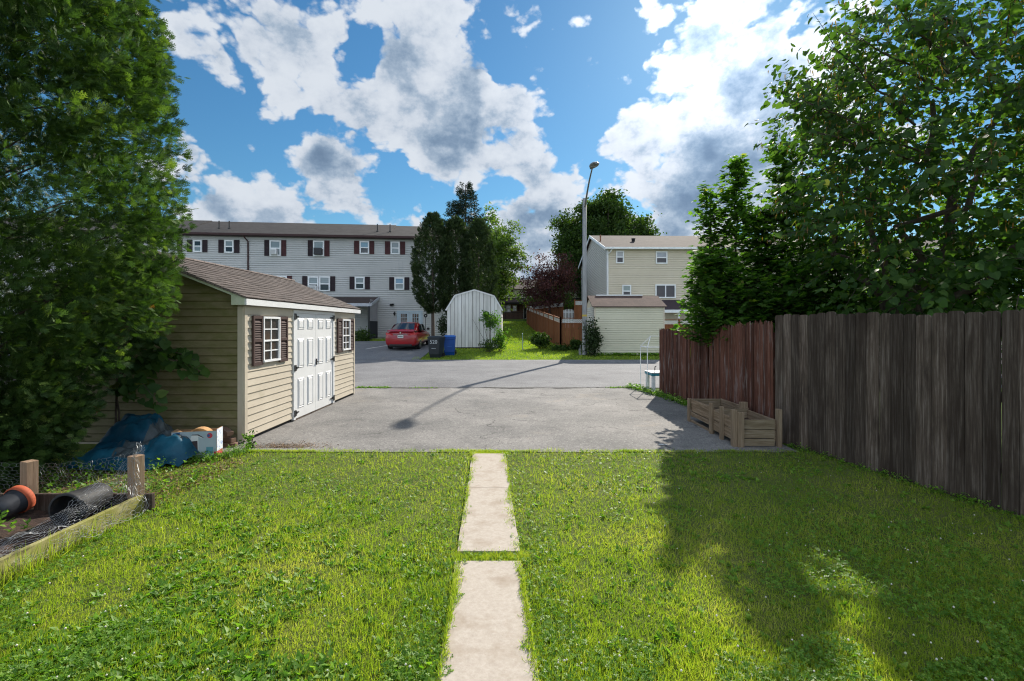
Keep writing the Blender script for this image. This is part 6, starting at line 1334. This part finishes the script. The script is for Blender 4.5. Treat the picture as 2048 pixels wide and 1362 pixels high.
crown_tree('shade_tree', 'light green airy tree right of the dark cedars', -1.7, 55, 9.0, 3.1, 5.4, 230, 75, .30, M_LIGHTLEAF, .40, .25, clr=.13, seed=9, shell=.7)
crown_tree('shade_tree', 'small yellow-green tree glimpsed under the plum tree', 4.9, 58, 4.6, 3.0, 2.0, 90, 50, .3, M_LIGHTLEAF, .3, .15, clr=.14, seed=12)
crown_tree('shade_tree', 'far tree tips showing over the cream townhouse roof', 26, 70, 9.2, 5.0, 4.2, 160, 80, .42, M_FARLEAF, .3, .3, clr=.12, seed=15)
# row of three dark columnar cedars
def col_cedar(px, Y, top, bot, rpx, label, seed):
    x = pxs(px, Y); zt, zb_ = EYE + (HY - top) / F * Y, EYE + (HY - bot) / F * Y; r0 = rpx / F * Y; e = empty('columnar_cedar', (x, Y, gz(Y)), label, 'tree', 'cedars in front of the white townhouses')
    mb = MB(); limb(mb, (x, Y, gz(Y)), (x, Y, zt - .5), .14, .03, wob=.01); mb.build('trunk', M_BARK, e)
    PP, DD = [], []
    for i in range(900):
        t = rnd.random(); z = zb_ + (zt - zb_) * t; a = rnd.uniform(0, 6.28); pr = float(np.interp(t, [0, .06, .2, .45, .75, .93, 1], [.30, .62, .92, 1, .80, .42, .05])) * r0 * (1 + .22 * mnoise.noise(Vector((math.cos(a) * 1.4 + seed, math.sin(a) * 1.4, z * .8))))
        rr = pr * (1 - .35 * rnd.random() ** 2) - .12; PP.append((x + rr * math.cos(a), Y + rr * math.sin(a), z)); DD.append((math.cos(a) * .6, math.sin(a) * .6, 1))
    PP, DD = np.array(PP), norm(np.array(DD)); plumes('crown', PP, DD, np.full(len(PP), .5), np.full(len(PP), .16), 16, .17, ([(0, 0, 0), (.5, .16, 0), (1, 0, 0), (.5, -.16, 0), (.2, .3, .1), (.75, .45, .1), (.2, -.3, -.1), (.75, -.45, -.1)], [(0, 1, 2, 3), (0, 4, 5), (0, 7, 6)]), M_CEDARF2, e, outward=.5)
col_cedar(866, 33.0, 438, 628, 40, 'dark columnar cedar, leftmost of the three by the white townhouses', 2); col_cedar(911, 33.4, 446, 640, 36, 'dark columnar cedar, middle of the three by the white townhouses', 5); col_cedar(957, 33.2, 450, 640, 36, 'dark columnar cedar, right of the three above the barn shed', 8)
# spruce
sx, sy = pxs(931, 66), 66.0; zt = EYE + (HY - 369) / F * 66; e = empty('spruce_tree', (sx, sy, gz(sy)), 'tall dark spruce with open tiers behind the white townhouses', 'tree'); mb = MB(); limb(mb, (sx, sy, gz(sy)), (sx, sy, zt), .35, .04, wob=.003, n=8)
PP, DD, LS = [], [], []; z = zt - .2
while z > 6:
    h = zt - z; R0 = min(5.2, .4 + h * .62)
    for k_ in range(rnd.randint(5, 8)):
        a = rnd.uniform(0, 6.28); L = R0 * rnd.uniform(.75, 1.12); A = Vector((sx, sy, z + rnd.uniform(-.2, .2))); B = A + Vector((math.cos(a) * L, math.sin(a) * L, -.10 * L + .3)); mb.tube([A, A.lerp(B, .5) + Vector((0, 0, -.15)), B], [.05, .03, .01], 4, False)
        for s in range(int(L / .22) + 2):
            t = (s + .6) / (int(L / .22) + 2); q = A.lerp(B, t); PP.append((q.x, q.y, q.z - .12 * math.sin(math.pi * t))); DD.append((B - A).normalized() + Vector((0, 0, -.25))); LS.append(.35 + .45 * (1 - t) * min(1, L / 2))
    z -= .62
mb.build('trunk', M_BARK, e); PP, DD, LS = np.array([tuple(p) for p in PP]), norm(np.array([tuple(d) for d in DD])), np.array(LS)
plumes('crown', PP, DD, LS, LS * .75, 14, .34, ([(0, 0, 0), (.5, .13, 0), (1, 0, -.05), (.5, -.13, 0)], [(0, 1, 2, 3)]), M_SPRUCE, e, droop=.3, outward=.8)
# shrubs
def shrub(name, label, px, py, Y, rpx, hpx, m, n=60, leaf=.10, cat='shrub', seed=0, per=22, stem=True):
    x = pxs(px, Y); z = EYE + (HY - py) / F * Y; r_ = rpx / F * Y; rz_ = hpx / F * Y; e = empty(name, (x, Y, gz(Y)), label, cat)
    if stem:
        mb = MB()
        for i in range(5): limb(mb, (x + rnd.gauss(0, .03), Y, gz(Y)), (x + rnd.gauss(0, r_ * .5), Y + rnd.gauss(0, r_ * .3), z + rnd.random() * rz_ * .6), .014, .005, n=4, k=4)
        mb.build('stem', M_BARK, e)
    PP = []
    for i in range(n):
        u = rdir(1)[0]; f = (rnd.random() ** .4) * (1 + .5 * mnoise.noise(Vector(u * 2) + Vector((seed, 0, 0)))); p = np.array([x, Y, z]) + np.array([r_, r_, rz_]) * u * f
        p[2] = max(p[2], gz(p[1]) + .03); PP.append(p)
    P_ = np.array(PP); pos = (P_[:, None] + NR.normal(0, .16 * max(r_, rz_), (n, per, 3))).reshape(-1, 3); N = len(pos); d = rdir(N); d[:, 2] += .1
    scatter('leaves', OVAL[0], OVAL[1], pos, frames(d, rand_up(N) + np.array([0, 0, .8])), leaf * NR.uniform(.6, 1.3, N), m, e, np.clip(NR.normal(.45, .22, N), 0, 1)); return e
shrub('young_tree', 'thin leafy sapling in front of the barn shed', 980, 640, 26.4, 20, 16, M_MAPLE, 55, .12, 'tree', 1, 18)
shrub('young_tree', 'upright shoot of the sapling against the barn boards', 968, 628, 26.6, 6, 13, M_MAPLE, 16, .10, 'tree', 2, 12, False)
shrub('shrub', 'bushy green shrub at the right corner of the barn shed', 1000, 678, 26.3, 16, 20, M_MAPLE, 60, .11, 'shrub', 4, 20)
shrub('shrub', 'low dark shrub at the foot of the barn shed', 978, 690, 26.0, 20, 9, M_FARLEAF, 40, .09, 'shrub', 6, 20)
shrub('shrub', 'round dark bush on the slope beside the brown fence', 1080, 680, 27.4, 18, 12, M_FARLEAF, 90, .13, 'shrub', 7)
shrub('shrub', 'small dark bush at the front corner of the brown fence', 1153, 690, 26.8, 11, 14, M_FARLEAF, 60, .12, 'shrub', 8)
shrub('shrub', 'dark upright bush to the right of the street light base', 1184, 676, 24.6, 11, 34, M_CEDARF2, 90, .13, 'shrub', 9)
shrub('shrub', 'weedy growth along the foot of the brown fence', 1122, 699, 26.8, 22, 4, M_FARLEAF, 60, .12, 'shrub', 10)
shrub('shrub', 'dark shrub peeking out left of the barn shed', 886, 650, 29.5, 7, 22, M_CEDARF2, 40, .12, 'shrub', 11)
shrub('shrub', 'dark green bush by the porch of the white townhouses', 722, 672, 33.5, 22, 12, M_FARLEAF, 50, .14, 'shrub', 13)
shrub('shrub', 'leafy weeds beside the foot of the tan shed corner', 498, 884, 6.62, 12, 18, M_MAPLE, 14, .05, 'shrub', 14, 9)
x = NR.uniform(pxs(1189, 24.7), pxs(1340, 24.7), 260); groundplants('weeds', x, np.full(260, 24.75) + NR.normal(0, .06, 260), np.full(260, gz(24.75)), 7, np.full(260, .09), M_CLOVER, 'dark weeds along the foot of the cream shed', 'weeds', height=.12)
# young redbud in the shade in front of the shed gable
yr = empty('young_redbud', (-5.3, 6.45, 0), 'heart-leaved branches reaching out in front of the shady shed gable', 'sapling'); mb = MB(); pos, dr, up = [], [], []
for A, B, nl, sg in (((-5.35, 6.5, 1.0), P(405, 745, 6.45), 46, .22), ((-5.35, 6.5, 1.1), P(325, 690, 6.3), 34, .25), ((-5.3, 6.4, .9), P(322, 812, 6.0), 30, .2), ((-5.35, 6.5, 1.0), P(300, 740, 6.4), 40, .15), ((-5.35, 6.4, .8), P(262, 795, 6.1), 26, .12), ((-5.35, 6.5, 1.1), P(390, 720, 6.5), 34, .2)):
    pts = limb(mb, A, B, .010, .003, sag=sg, wob=.04, n=4, k=10)
    for j in range(nl):
        t = .3 + .7 * (j + rnd.random()) / nl; q = pts[min(9, int(t * 10))].lerp(pts[min(10, int(t * 10) + 1)], t * 10 % 1); s = 1 if j % 2 else -1
        pos.append(np.array(q) + NR.normal(0, .045, 3)); dr.append(np.array([.3, -.25 * s + rnd.gauss(0, .4), -.5 + rnd.gauss(0, .3)])); up.append(np.array([.15, -.5, 1.]) + NR.normal(0, .45, 3))
for i in range(3): limb(mb, (-5.35 + .03 * i, 6.45, 0), (-5.35, 6.5, 1.05), .014, .01, n=5, k=4)
mb.build('stem', M_BARK, yr); pos, dr, up = map(np.array, (pos, dr, up)); N = len(pos); scatter('leaves', HEART[0], HEART[1], pos, frames(dr, up), NR.uniform(.085, .15, N), M_REDBUD, yr, np.clip(NR.normal(.45, .25, N), 0, 1))
